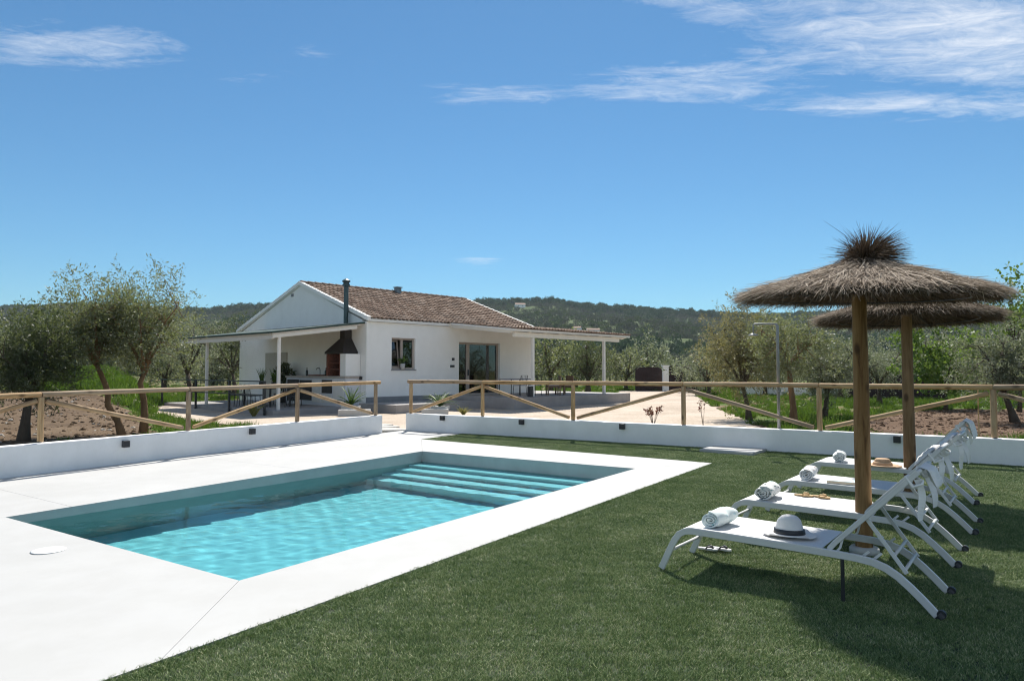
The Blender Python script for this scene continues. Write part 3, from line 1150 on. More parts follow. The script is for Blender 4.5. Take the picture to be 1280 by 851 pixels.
# porch over the front door ------------------------------------------------
porch = empty('tiled_porch', (C0.x, C0.y, 0), HR)
tag(porch, 'cream porch with tiled lean-to roof over the glass door', 'porch')
PX0, PX1, PO = 4.3, 12.75, 4.05
pz0, pz1 = 3.70, 3.27
def zr(o_):
    return pz0 + (pz1 - pz0) * o_ / PO
b = MB()
b.add([(PX0, -.02, pz0), (PX1, -.02, pz0), (PX1, -PO, pz1), (PX0, -PO, pz1), (PX0, -.02, pz0 - .09), (PX1, -.02, pz0 - .09), (PX1, -PO, pz1 - .09), (PX0, -PO, pz1 - .09)],
      [(3, 2, 1, 0), (4, 5, 6, 7), (1, 0, 4, 5), (2, 1, 5, 6), (3, 2, 6, 7), (0, 3, 7, 4)])
pr = b.build('roof', M['cream'], porch)
link('tile_field', barrel_tiles(PX0 + .02, PX1 - .02, -PO - .06, pz1 + .004, -.1, pz0 + .004, pitch=.2, rad=.055, seed=9), M['tiles'], pr)
for u0 in (5.79, 10.98):
    MB().box((u0 - .06, -3.79, .47), (u0 + .06, -3.67, zr(3.73) - .34)).build('post', M['cream'], porch, bevel=.006)
MB().box((4.6, -3.80, zr(3.73) - .338), (12.2, -3.66, zr(3.73) - .14)).build('beam', M['cream'], porch, bevel=.006)
b = MB()
for u0 in np.linspace(PX0 + .15, PX1 - .15, 9):
    for q in range(1):
        ya, yb_ = -.01, -PO + .1
        b.add([(u0 - .04, ya, pz0 - .093), (u0 + .04, ya, pz0 - .093), (u0 + .04, yb_, zr(PO - .1) - .093), (u0 - .04, yb_, zr(PO - .1) - .093),
               (u0 - .04, ya, pz0 - .2), (u0 + .04, ya, pz0 - .2), (u0 + .04, -3.655, zr(3.655) - .2), (u0 - .04, -3.655, zr(3.655) - .2)],
              [(0, 1, 2, 3), (7, 6, 5, 4), (0, 4, 5, 1), (1, 5, 6, 2), (2, 6, 7, 3), (3, 7, 4, 0)])
b.build('rafters', M['cream'], porch)

# pergola on the gable end --------------------------------------------
perg = empty('patio_canopy', (C0.x, C0.y, 0), HR)
tag(perg, 'white posted canopy with dark green edged roof on the gable end', 'canopy')
GX1 = 8.1
cz0, cz1, CO = 3.46, 2.93, 3.95
M['green_edge'] = pmat('green_sheet', (.012, .04, .034), .8, .15, 6, .03)
M['warm_white'] = pmat('white_panel', (.62, .58, .54), .6, .05, 4, .05)
def can(o_, dz=0):
    return cz0 + (cz1 - cz0) * o_ / CO + dz
def cslab(s0, s1, o0, o1, d0, d1):
    """canopy piece between offsets d0 (top) and d1 (bottom) of the roof plane"""
    return MB().add([(-o0, s0, can(o0, d0)), (-o1, s0, can(o1, d0)), (-o1, s1, can(o1, d0)), (-o0, s1, can(o0, d0)),
                     (-o0, s0, can(o0, d1)), (-o1, s0, can(o1, d1)), (-o1, s1, can(o1, d1)), (-o0, s1, can(o0, d1))],
                    [(0, 1, 2, 3), (7, 6, 5, 4), (0, 4, 5, 1), (1, 5, 6, 2), (2, 6, 7, 3), (3, 7, 4, 0)])
cslab(.10, GX1, .005, CO + .06, .06, .0).build('roof_sheet', M['green_edge'], perg)
cslab(.16, GX1 - .05, .01, CO, -.003, -.05).build('ceiling', M['warm_white'], perg)
cslab(.20, .32, .3, CO - .05, -.053, -.19).build('beam', M['cream'], perg, bevel=.005)
cslab(4.0, 4.12, .3, CO - .2, -.053, -.16).build('beam', M['cream'], perg, bevel=.005)
cslab(GX1 - .25, GX1 - .13, .3, CO - .2, -.053, -.16).build('beam', M['cream'], perg, bevel=.005)
cslab(.33, GX1 - .05, CO - .17, CO - .05, -.055, -.22).build('beam', M['warm_white'], perg, bevel=.005)
for s_ in (.26, 6.1):
    MB().box((-3.69, s_ - .05, .155), (-3.59, s_ + .05, can(3.6) - .195)).build('post', M['cream'], perg, bevel=.006)

# barbecue and outdoor kitchen against the gable wall -------------------------
M['soot'] = pmat('sooty_steel', (.028, .022, .02), .6, .3, 8, .08)
bq = empty('barbecue', (C0.x, C0.y, 0), HR)
tag(bq, 'brick barbecue with sooty pointed hood and tall flue on the gable wall', 'barbecue')
b = MB()
hs0, hs1, ho = .56, 1.86, .72
q0 = [(-.01, hs0, 2.33), (-ho, hs0, 2.33), (-ho, hs1, 2.33), (-.01, hs1, 2.33)]
q1 = [(-.01, .98, 2.86), (-.36, .98, 2.86), (-.36, 1.36, 2.86), (-.01, 1.36, 2.86)]
q00 = [(x, y, 2.25) for x, y, z in q0]
b.add(q00 + q0 + q1, [(0, 1, 5, 4), (1, 2, 6, 5), (2, 3, 7, 6), (3, 0, 4, 7), (4, 5, 9, 8), (5, 6, 10, 9), (6, 7, 11, 10), (7, 4, 8, 11), (8, 9, 10, 11), (3, 2, 1, 0)])
b.box((-.34, 1.0, 2.86), (-.012, 1.34, 3.35))
b.build('hood', M['soot'], bq)
b = MB()
b.box((-.12, .80, 1.36), (-.012, 1.82, 2.25)).box((-.66, 1.70, 1.36), (-.125, 1.82, 2.25)).box((-.66, .78, 1.36), (-.125, .90, 2.25))
for z in (1.62, 1.88):
    b.box((-.60, .91, z), (-.14, 1.69, z + .025))
b.build('firebox', M['brick'], bq)
MB().box((-.70, .40, 1.36), (-.013, .775, 2.24)).build('side_pier', M['plaster'], bq)
fl = MB().tube([(-.18, 1.17, 3.42), (-.18, 1.17, 5.02)], .095, 16).lathe([(.095, 5.0), (.15, 5.02), (.15, 5.10), (.12, 5.12), (.12, 5.17), (.165, 5.19), (.165, 5.25), (.05, 5.32), (0, 5.33)], 16, (-.18, 1.17, 0))
fl.build('flue', pmat('zinc_flue', (.055, .085, .09), .4, .2, 6, .04, metallic=.5), bq)
kit = empty('outdoor_kitchen', (C0.x, C0.y, 0), HR)
tag(kit, 'white outdoor kitchen counter with dark oven below the barbecue hood', 'kitchen counter')
MB().box((-.74, .36, 1.27), (-.014, 4.9, 1.355)).build('countertop', pmat('stone_top', (.42, .36, .31), .5, .15, 8, .1), kit, bevel=.008)
b = MB()
b.box((-.70, .40, .157), (-.015, 4.85, 1.268))
b.build('cabinet', pmat('cabinet_white', (.66, .66, .69), .5, .03, 4, .02), kit)
for s0, s1, z0, z1, mm in ((.5, 1.25, .28, 1.2, 'cream'), (1.32, 2.05, .28, .62, 'cream'), (1.32, 2.05, .66, 1.2, 'dark'), (2.12, 2.75, .28, 1.2, 'cream'), (2.82, 3.75, .34, 1.18, 'dark'), (3.82, 4.75, .28, 1.2, 'dark')):
    MB().box((-.722, s0, z0), (-.7015, s1, z1)).build('door' if mm == 'cream' else 'oven_front', M[mm], kit, bevel=.004)
b = MB().tube([(-.2, 3.0, 1.355), (-.2, 3.0, 1.62), (-.24, 3.0, 1.68), (-.34, 3.0, 1.68), (-.38, 3.0, 1.62)], .014, 8)
b.build('tap', M['black_metal'], kit)
for i, (s_, h_, lab) in enumerate(((2.25, .34, 'tall dark bottle on the outdoor counter nearest the brick firebox'), (3.7, .36, 'tall dark bottle on the outdoor counter beside the tap, far from the firebox'))):
    o = MB().lathe([(.045, 0), (.048, .02), (.048, h_ * .55), (.018, h_ * .75), (.016, h_), (.0, h_)], 14).build('bottle', pmat('dark_glass', (.015, .02, .015), .1, .1, 4, 0), None, smooth=True)
    o.location = H(-.4, -s_, 1.356)
    tag(o, lab, 'bottle', 'bottles on the outdoor counter')
# wooden board on the counter
o = MB().cbox((0, 0, .025), (.4, 1.0, .045)).build('chopping_board', M['brick'], None, bevel=.008)
o.location = H(-.42, -2.75, 1.356)
o.rotation_euler = (0, 0, HR)
tag(o, 'reddish wooden board lying on the outdoor kitchen counter', 'board')
# ------------------------------------------------------------------ scattering of stuff
def scatter(name, pts, rots, scales, idx, protos, mat_label=None):
    """one object: instances of the proto meshes on points"""
    me = bpy.data.meshes.new(name)
    n = len(pts)
    me.vertices.add(n)
    me.vertices.foreach_set('co', np.asarray(pts, np.float32).reshape(-1))
    for nm, arr, ty in (('rot', rots, 'FLOAT_VECTOR'), ('scl', scales, 'FLOAT_VECTOR'), ('pick', idx, 'INT')):
        at = me.attributes.new(nm, ty, 'POINT')
        arr = np.asarray(arr)
        if ty == 'FLOAT_VECTOR':
            at.data.foreach_set('vector', arr.astype(np.float32).reshape(-1))
        else:
            at.data.foreach_set('value', arr.astype(np.int32))
    o = bpy.data.objects.new(name, me)
    COL.objects.link(o)
    ng = bpy.data.node_groups.new(name, 'GeometryNodeTree')
    ng.interface.new_socket('Geometry', in_out='INPUT', socket_type='NodeSocketGeometry')
    ng.interface.new_socket('Geometry', in_out='OUTPUT', socket_type='NodeSocketGeometry')
    gi, go = ng.nodes.new('NodeGroupInput'), ng.nodes.new('NodeGroupOutput')
    iop = ng.nodes.new('GeometryNodeInstanceOnPoints')
    gti = ng.nodes.new('GeometryNodeGeometryToInstance')
    for p in reversed(protos):
        oi = ng.nodes.new('GeometryNodeObjectInfo')
        oi.inputs['Object'].default_value = p
        oi.inputs['As Instance'].default_value = False
        ng.links.new(oi.outputs['Geometry'], gti.inputs[0])
    def attr(nm, ty):
        a = ng.nodes.new('GeometryNodeInputNamedAttribute')
        a.data_type = ty
        a.inputs['Name'].default_value = nm
        return a.outputs[0]
    ng.links.new(gi.outputs[0], iop.inputs['Points'])
    ng.links.new(gti.outputs[0], iop.inputs['Instance'])
    iop.inputs['Pick Instance'].default_value = True
    ng.links.new(attr('pick', 'INT'), iop.inputs['Instance Index'])
    ng.links.new(attr('rot', 'FLOAT_VECTOR'), iop.inputs['Rotation'])
    ng.links.new(attr('scl', 'FLOAT_VECTOR'), iop.inputs['Scale'])
    ng.links.new(iop.outputs[0], go.inputs[0])
    md = o.modifiers.new('scatter', 'NODES')
    md.node_group = ng
    return tag(o, kind='stuff')

def proto(name, me, mat):
    me.materials.clear()
    for m_ in (mat if isinstance(mat, (list, tuple)) else [mat]):
        me.materials.append(m_)
    return bpy.data.objects.new(name, me)

def in_poly(x, y, poly):
    x, y = np.asarray(x), np.asarray(y)
    c = np.zeros(x.shape, bool)
    k = len(poly)
    for i in range(k):
        (ax, ay), (bx, by) = poly[i], poly[i - 1]
        if ay == by:
            continue
        c ^= ((ay > y) != (by > y)) & (x < (bx - ax) * (y - ay) / (by - ay) + ax)
    return c

# artificial turf -------------------------------------------------------
M['turf'] = island_mat('turf_blades', [(0, (.042, .086, .026)), (.40, (.112, .180, .056)), (.66, (.21, .285, .098)), (.84, (.37, .41, .20)), (1, (.66, .62, .40))], .55, .18, None, .4)
def blade_patch(seed, size=.27, n=1300, h0=.010, h1=.020, w=.0034):
    r_ = np.random.default_rng(seed)
    c = np.stack([r_.uniform(-size / 2, size / 2, n), r_.uniform(-size / 2, size / 2, n), np.zeros(n)], 1)
    h = r_.uniform(h0, h1, n)[:, None]
    az = r_.uniform(0, 6.283, n)
    lean = (r_.normal(0, .55, (n, 2)) + np.array([.18, -.1]))
    d1 = np.concatenate([lean * .45, np.ones((n, 1))], 1) * h * .55
    d2 = np.concatenate([lean * 1.25, np.ones((n, 1)) * .72], 1) * h * .55
    s_ = np.stack([np.cos(az), np.sin(az), np.zeros(n)], 1) * w / 2
    m_ = c + d1
    t_ = m_ + d2
    q1 = np.stack([c - s_, c + s_, m_ + s_ * .9, m_ - s_ * .9], 1)
    q2 = np.stack([m_ - s_ * .9, m_ + s_ * .9, t_ + s_ * .25, t_ - s_ * .25], 1)
    # share the middle edge so that a blade is one island
    vs = np.stack([c - s_, c + s_, m_ + s_ * .9, m_ - s_ * .9, t_ + s_ * .25, t_ - s_ * .25], 1).reshape(-1, 3)
    base = np.arange(n) * 6
    f = np.concatenate([np.stack([base, base + 1, base + 2, base + 3], 1), np.stack([base + 3, base + 2, base + 4, base + 5], 1)])
    me = bpy.data.meshes.new('turf_patch')
    me.vertices.add(n * 6)
    me.vertices.foreach_set('co', vs.reshape(-1).astype(np.float32))
    me.loops.add(len(f) * 4)
    me.loops.foreach_set('vertex_index', f.reshape(-1).astype(np.int32))
    me.polygons.add(len(f))
    me.polygons.foreach_set('loop_start', np.arange(0, len(f) * 4, 4, dtype=np.int32))
    me.update(calc_edges=True)
    return me
turf_protos = [proto('turf_patch', blade_patch(40 + i), M['turf']) for i in range(5)]
stp = .195
gxs, gys = np.meshgrid(np.arange(-2.6, 11.6, stp), np.arange(2.6, 16.6, stp))
gxs, gys = gxs.ravel(), gys.ravel()
gxs = gxs + rng.uniform(-.025, .025, gxs.shape)
gys = gys + rng.uniform(-.025, .025, gys.shape)
turf_area = [(-2.78, 2.7), (13.5, 2.7), (13.5, 6.4), tuple(RB2), tuple(RA + rdir * 1.9 - RN * .06), GD, GC, GB, JN]
def inset_ok(x, y, poly, d):
    ok = in_poly(x, y, poly)
    for i in range(len(poly)):
        a, c = np.array(poly[i]), np.array(poly[i - 1])
        e_ = c - a
        t_ = np.clip(((x - a[0]) * e_[0] + (y - a[1]) * e_[1]) / (e_ @ e_), 0, 1)
        dist = np.hypot(x - a[0] - t_ * e_[0], y - a[1] - t_ * e_[1])
        ok &= dist > d
    return ok
rs_ = -((gxs - RA.x) * RN.x + (gys - RA.y) * RN.y)
tray = [(3.33, 12.58), (4.06, 11.96), (4.50, 12.50), (3.75, 13.07)]
vis = (np.abs(gxs) < .80 * gys + 1.2)
ok = inset_ok(gxs, gys, turf_area, .125) & (rs_ > .125) & vis & ~in_poly(gxs, gys, tray)
# a finer row along the edge of the deck
ex, ey = [], []
def edge_row(a, c, off, sp=.09):
    a, c = np.array(a), np.array(c)
    L = np.hypot(*(c - a))
    n_ = np.array([(c - a)[1], -(c - a)[0]]) / L
    for t_ in np.arange(0.02, L - .02, sp):
        p = a + (c - a) * t_ / L + n_ * off
        ex.append(p[0])
        ey.append(p[1])
small = [proto('turf_edge', blade_patch(60 + i, .10, 170, .012, .025), M['turf']) for i in range(2)]
JE = (-2.78, 2.75)
for off in (.052, .12):
    edge_row(JE, GB, off)
    edge_row(GB, GC, off)
    edge_row(GC, GD, off)
    edge_row(tuple(RA + rdir * 1.8), tuple(RB2), off)
ex, ey = np.array(ex), np.array(ey)
def turf_pts(x, y):
    return np.stack([x, y, gz(x, y) - .012], 1)
p1_ = turf_pts(gxs[ok], gys[ok])
p2_ = turf_pts(ex, ey)
n1_, n2_ = len(p1_), len(p2_)
allp = np.concatenate([p1_, p2_])
rot = np.zeros((n1_ + n2_, 3))
roll = np.floor(((allp[:, 0] - PN[0]) * -math.sin(th_pool) + (allp[:, 1] - PN[1]) * math.cos(th_pool)) / 2.0).astype(int)    # turf comes in 2 m rolls
rot[:, 2] = th_pool + .9 * (roll % 2) + .5 * (roll % 3) + rng.normal(0, .3, n1_ + n2_)
rot[n1_:, 2] = rng.uniform(0, 6.28, n2_)
scl = np.ones((n1_ + n2_, 3))
patchy = fbm(allp[:, 0], allp[:, 1], 2.2, 3.0)
scl[:, 2] = 1 + .22 * patchy + rng.uniform(-.1, .1, n1_ + n2_)
pick = np.concatenate([rng.integers(0, 5, n1_), rng.integers(5, 7, n2_)])
scatter('turf_grass', allp, rot, scl, pick, turf_protos + small)

# ------------------------------------------------------------------ trees
M['bark'] = pmat('olive_bark', (.085, .066, .048), .95, .4, 5, .9, 22, bdist=.03, stretch=(1, 1, .35))
M['bark_warm'] = pmat('warm_bark', (.19, .11, .052), .95, .4, 5, .9, 22, bdist=.03, stretch=(1, 1, .35))
OL_BACK = (.19, .205, .15)
M['olive'] = island_mat('olive_leaves', [(0, (.050, .064, .026)), (.4, (.09, .104, .046)), (.75, (.14, .152, .076)), (1, (.21, .21, .125))], .5, .42, (.30, .34, .09), .4, OL_BACK)
M['olive_dark'] = island_mat('dark_leaves', [(0, (.026, .04, .016)), (.5, (.05, .068, .029)), (1, (.10, .118, .062))], .5, .38, (.18, .22, .05), .35, (.085, .10, .066))
M['olive_brown'] = island_mat('flowering_olive_leaves', [(0, (.056, .064, .026)), (.4, (.096, .10, .042)), (.75, (.15, .148, .07)), (1, (.22, .205, .11))], .55, .42, (.36, .33, .10), .35, (.20, .19, .12))
M['olive_silver'] = island_mat('silver_leaves', [(0, (.058, .078, .040)), (.5, (.10, .125, .068)), (1, (.19, .21, .135))], .5, .42, (.30, .34, .15), .4, (.22, .235, .185))
M['spring'] = island_mat('spring_leaves', [(0, (.045, .085, .018)), (.5, (.085, .15, .03)), (1, (.17, .24, .055))], .5, .38, (.21, .32, .04), .35)

def tree_parts(seed, H_, Rx, Ry, zb_, trunk, limbs=5, clusters=70, per=110, ll=.075, lw=.02, sig=.2, r0=.11, shell=.55, wisp=.35, up=.25):
    """trunk: list of points from the ground; crown ellipsoid from zb_ to H_ around the last trunk point's axis.
    Returns (wood MB, leaf quads)."""
    r_ = np.random.default_rng(seed)
    rnd = random.Random(seed)
    wood = MB()
    top = Vector(trunk[-1])
    cz, Rz = (H_ + zb_) / 2, (H_ - zb_) / 2
    k = len(trunk)
    wood.tube(trunk, [r0 * (1.35 if i == 0 else 1) * (1 - .45 * i / max(1, k - 1)) for i in range(k)], 9, True, .09)
    nodes = []
    for i in range(limbs):
        a = 2 * math.pi * (i + rnd.uniform(-.3, .3)) / limbs
        q = rnd.uniform(.45, .75)
        end = Vector((top.x + Rx * q * math.cos(a), top.y + Ry * q * math.sin(a), cz + Rz * rnd.uniform(-.15, .65)))
        mid = top.lerp(end, .45) + Vector((rnd.uniform(-.12, .12), rnd.uniform(-.12, .12), rnd.uniform(-.05, .15)))
        pts = [top - Vector((0, 0, .08)), top.lerp(mid, .5) + Vector((0, 0, .04)), mid, mid.lerp(end, .5) + Vector((0, 0, .06)), end]
        wood.tube(pts, [r0 * .5, r0 * .42, r0 * .33, r0 * .24, r0 * .13], 7, True, .08)
        nodes += [mid, mid.lerp(end, .5), end, top.lerp(mid, .7)]
    cen, dr = [], []
    for c in range(clusters):
        while True:
            u = r_.normal(size=3)
            u /= np.linalg.norm(u)
            rad = shell + (1 - shell) * r_.random() if r_.random() < .75 else r_.random() * shell
            rad *= (1 + .22 * math.sin(3.1 * u[0] + seed) * math.cos(2.7 * u[1] - seed) + .12 * r_.normal())
            if u[2] * rad > -1.0:
                break
        p = Vector((top.x + u[0] * Rx * rad, top.y + u[1] * Ry * rad, cz + u[2] * Rz * rad))
        nb = min(nodes, key=lambda q: (q - p).length)
        m_ = nb.lerp(p, .55) + Vector((rnd.uniform(-.08, .08), rnd.uniform(-.08, .08), rnd.uniform(-.02, .12)))
        wood.tube([nb, m_, p], [r0 * .11, r0 * .075, r0 * .03], 4, False)
        ntw = 6
        for w in range(ntw):
            d = np.array([u[0], u[1], u[2] * .6 + up]) * .8 + r_.normal(0, .75, 3)
            d /= np.linalg.norm(d)
            L = wisp * r_.uniform(.6, 1.5)
            st_ = np.array(p) + r_.normal(0, sig * .55, 3)
            m = per // ntw
            t_ = r_.random(m)
            pos = st_ + d[None] * (t_ * L)[:, None] + r_.normal(0, sig * .28, (m, 3)) * (1 - .6 * t_)[:, None]
            cen.append(pos)
            dr.append(d[None] * .7 + r_.normal(0, .7, (m, 3)))
    cen = np.concatenate(cen)
    dr = np.concatenate(dr)
    return wood, leaf_quads(cen, dr, ll, lw, r_)

def make_tree(name, seed, loc, label, cat='tree', group=None, leaf='olive', bark='bark', rz=0, **kw):
    wood, q = tree_parts(seed, **kw)
    o = empty(name, loc, rz)
    tag(o, label, cat, group)
    wood.build('trunk', M[bark], o, smooth=True)
    link('crown', quads_mesh('crown', q), M[leaf], o)
    return o

def gp(px, y):                                 # a spot on the land at that bearing and distance
    x = (px - 640) / 880 * y
    return (x, y, float(terrain(x, y)))
GRP = 'olive trees around the house'
a = gp(152, 17.8)
make_tree('olive_tree', 11, a, 'tall olive tree with trunk leaning to the left behind the left fence', group=GRP, leaf='olive', bark='bark_warm',
          H_=4.1, Rx=.88, Ry=1.05, zb_=1.5, trunk=[(.08, 0, -.1), (-.05, 0, .35), (-.32, 0, .75), (-.33, .02, 1.1), (-.55, .05, 1.55), (-.70, .08, 1.85)], limbs=6, clusters=115, per=130, sig=.24, ll=.085, lw=.026, shell=.4, r0=.095, wisp=.42)
a = gp(181, 18.1)
make_tree('olive_tree', 12, a, 'tall olive tree with forked upright trunk left of the canopy', group=GRP, leaf='olive', bark='bark_warm',
          H_=4.05, Rx=1.25, Ry=1.15, zb_=1.5, trunk=[(0, 0, -.1), (.03, 0, .5), (.0, 0, .9), (-.1, 0, 1.3), (-.02, .05, 1.6)], limbs=6, clusters=120, per=130, sig=.25, ll=.085, lw=.026, shell=.4, r0=.095, wisp=.46)
a = gp(32, 16.2)
make_tree('olive_tree', 13, a, 'dark bushy olive tree at the left end of the left fence', group=GRP, leaf='olive_dark',
          H_=2.95, Rx=.82, Ry=1.0, zb_=.75, trunk=[(0, 0, -.1), (.05, 0, .5), (.1, 0, 1.0)], limbs=6, clusters=130, per=170, sig=.26, r0=.12, shell=.35, ll=.085, lw=.026)
a = gp(-45, 19.5)
make_tree('olive_tree', 14, a, 'pale bushy olive tree half cut by the left edge behind the dark bushy one', group=GRP, leaf='olive',
          H_=3.1, Rx=1.35, Ry=1.3, zb_=.7, trunk=[(0, 0, -.1), (.05, 0, .5), (.1, 0, 1.0)], limbs=6, clusters=140, per=170, sig=.28, r0=.12, shell=.35, ll=.09, lw=.028)
a = gp(236, 34)
make_tree('olive_tree', 15, a, 'silvery olive tree with dark trunk beyond the canopy', group=GRP, leaf='olive_silver',
          H_=4.3, Rx=2.0, Ry=1.8, zb_=1.4, trunk=[(0, 0, -.1), (.1, 0, .7), (-.05, 0, 1.5)], limbs=6, clusters=95, per=100, ll=.1, lw=.03, sig=.3, r0=.14)
a = gp(292, 41)
make_tree('olive_tree', 16, a, 'tall dark green olive tree at the far left corner of the house', group=GRP, leaf='olive_dark',
          H_=5.3, Rx=2.1, Ry=1.9, zb_=.9, trunk=[(0, 0, -.1), (.1, 0, .7), (-.05, 0, 1.5)], limbs=6, clusters=100, per=100, ll=.11, lw=.035, sig=.32, r0=.14)
a = gp(928, 23)
make_tree('olive_tree', 17, a, 'bushy brownish olive tree left of the shower post', group=GRP, leaf='olive_brown',
          H_=3.75, Rx=1.45, Ry=1.4, zb_=.45, trunk=[(.2, 0, -.1), (.15, 0, .4), (0, 0, 1.1)], limbs=6, clusters=130, per=165, sig=.27, r0=.10, shell=.35, ll=.085, lw=.028)
a = gp(990, 20.8)
make_tree('olive_tree', 18, a, 'slender olive tree with orange brown trunk right of the shower post', group=GRP, leaf='olive', bark='bark_warm',
          H_=3.25, Rx=1.1, Ry=1.0, zb_=1.35, trunk=[(0, 0, -.1), (.02, 0, .5), (-.05, 0, 1.1), (-.1, 0, 1.75)], limbs=5, clusters=75, per=150, sig=.25, r0=.115, ll=.085, lw=.028)
a = gp(1033, 23.5)
make_tree('olive_tree', 19, a, 'round silvery olive tree left of the front parasol pole', group=GRP, leaf='olive_silver',
          H_=2.75, Rx=1.2, Ry=1.15, zb_=.65, trunk=[(-.15, 0, -.1), (-.05, 0, .4), (0, 0, .95)], limbs=6, clusters=105, per=165, sig=.26, r0=.11, shell=.4, ll=.085, lw=.028)
a = gp(1098, 33)
make_tree('olive_tree', 20, a, 'silvery olive tree between the two parasol poles', group=GRP, leaf='olive_silver',
          H_=3.1, Rx=1.8, Ry=1.6, zb_=.5, trunk=[(0, 0, -.1), (0, 0, .5), (0, 0, 1.0)], limbs=6, clusters=85, per=90, ll=.1, lw=.03, sig=.3, r0=.12)
a = gp(1249, 21.5)
make_tree('olive_tree', 21, a, 'grey green olive tree at the right edge behind the back fence', group=GRP, leaf='olive_silver',
          H_=2.85, Rx=1.45, Ry=1.3, zb_=.55, trunk=[(.45, 0, -.1), (.3, 0, .4), (.1, 0, .95)], limbs=6, clusters=125, per=165, sig=.27, r0=.12, shell=.4, ll=.085, lw=.028)
a = gp(735, 45)
make_tree('olive_tree', 22, a, 'dark upright olive tree beyond the right porch post', group=GRP, leaf='olive_dark',
          H_=3.7, Rx=1.35, Ry=1.3, zb_=.4, trunk=[(0, 0, -.1), (0, 0, .6), (0, 0, 1.1)], limbs=6, clusters=90, per=90, ll=.12, lw=.04, sig=.3, r0=.2)
# leafy young trees in spring green
a = gp(1180, 29)
make_tree('fig_tree', 31, a, 'bright green leafy tree behind the rear parasol pole', group='spring green trees', leaf='spring',
          H_=3.7, Rx=1.75, Ry=1.5, zb_=.45, trunk=[(0, 0, -.1), (.05, 0, .4), (0, 0, .8)], limbs=7, clusters=75, per=66, ll=.14, lw=.10, sig=.26, r0=.08, up=.6, wisp=.5)
a = gp(1272, 27)
make_tree('fig_tree', 32, a, 'tall sparse green tree rising at the right edge beyond the parasols', group='spring green trees', leaf='spring',
          H_=5.0, Rx=.95, Ry=.95, zb_=2.2, trunk=[(0, 0, -.1), (.05, 0, .8), (0, 0, 1.8), (-.1, 0, 2.6)], limbs=7, clusters=46, per=42, ll=.15, lw=.10, sig=.24, r0=.07, up=.9, wisp=.7)

# groves beyond: every tree of the near rows is a thing
grove_protos = []
for i, (lf, h_) in enumerate((('olive_silver', 3.6), ('olive', 3.9), ('olive_silver', 3.2), ('olive_dark', 3.7))):
    w, q = tree_parts(70 + i, H_=h_, Rx=1.9, Ry=1.9, zb_=.6, trunk=[(0, 0, -.15), (.1, 0, .5), (0, 0, 1.1)], limbs=5, clusters=60, per=48, ll=.2, lw=.085, sig=.4, r0=.17)
    mw = w.mesh('trunk', True)
    mw.materials.append(M['bark'])
    mq = quads_mesh('crown', q)
    mq.materials.append(M[lf])
    grove_protos.append((mw, mq))
gr = random.Random(5)
spots = []
for j in range(13):
    y = 50 + j * 7.2
    lim = .78 * y + 4
    x = -lim
    while x < lim:
        xx, yy = x + gr.uniform(-1, 1), y + gr.uniform(-1.2, 1.2)
        x += 7.4
        pxx = 640 + 880 * xx / yy
        if 300 < pxx < 655 or (3 < xx < 19 and yy < 62) or gr.random() < .08:
            continue
        if yy < 47:
            continue
        spots.append((xx, yy))
for px_, y in ((688, 48), (783, 56), (862, 50), (884, 46), (60, 40), (-10, 44), (120, 47), (208, 52), (268, 50), (1050, 42), (1215, 44), (1010, 50), (955, 46)):
    spots.append(((px_ - 640) / 880 * y, y))
first = None
for xx, yy in spots:
    if first is None:
        o = empty('grove_olive_tree')
        for mm, nm in zip(grove_protos[0], ('trunk', 'crown')):
            link(nm, mm, None, o)
        first = o
    else:
        o = first.copy()
        COL.objects.link(o)
        mset = grove_protos[gr.randrange(4)]
        for ch, mm in zip(list(first.children), mset):
            c = ch.copy()
            c.data = mm
            COL.objects.link(c)
            c.parent = o
    o.location = (xx, yy, float(terrain(xx, yy)))
    o.rotation_euler = (0, 0, gr.uniform(0, 6.28))
    s_ = gr.uniform(.72, 1.18)
    o.scale = (s_, s_, s_ * gr.uniform(.85, 1.15))
    tag(o, 'grey green olive tree standing in the rows of the grove beyond the yard', 'tree', 'olive trees of the grove')

# hillside woods and far groves: too many to count
def blob(seed, rx, rz_, n, size, lf):
    r_ = np.random.default_rng(seed)
    u = unit(r_.normal(size=(n, 3)))
    rad = .55 + .45 * r_.random(n) ** .5
    rad *= 1 + .25 * np.sin(3 * u[:, 0] + seed) * np.cos(3 * u[:, 1] + seed)
    c = u * rad[:, None] * np.array([rx, rx, rz_]) + np.array([0, 0, rz_ * .95])
    q = leaf_quads(c, u + r_.normal(0, .8, (n, 3)), size, size * .7, r_)
    return proto('wood_tree', quads_mesh('wood_tree', q), M[lf])
M['far_dark'] = island_mat('far_wood_leaves', [(0, (.03, .060, .022)), (.5, (.054, .094, .034)), (1, (.09, .138, .052))], .7, .15, None, .2)
M['far_green'] = island_mat('far_green_leaves', [(0, (.045, .072, .022)), (.5, (.078, .115, .034)), (1, (.125, .16, .055))], .7, .2, None, .2)
M['far_olive'] = island_mat('far_olive_leaves', [(0, (.05, .06, .034)), (.5, (.082, .094, .056)), (1, (.125, .135, .09))], .7, .2, None, .2)
wood_protos = [blob(201, 2.6, 3.2, 190, 1.05, 'far_dark'), blob(202, 3.4, 2.8, 200, 1.15, 'far_dark'), blob(203, 2.4, 2.1, 150, .9, 'far_green'), blob(204, 2.2, 1.9, 150, .8, 'far_olive'), blob(205, 1.3, 4.2, 150, .9, 'far_dark'), blob(206, 2.0, 1.7, 140, .8, 'far_olive')]
wr = np.random.default_rng(77)
P_, I_, Sc = [], [], []
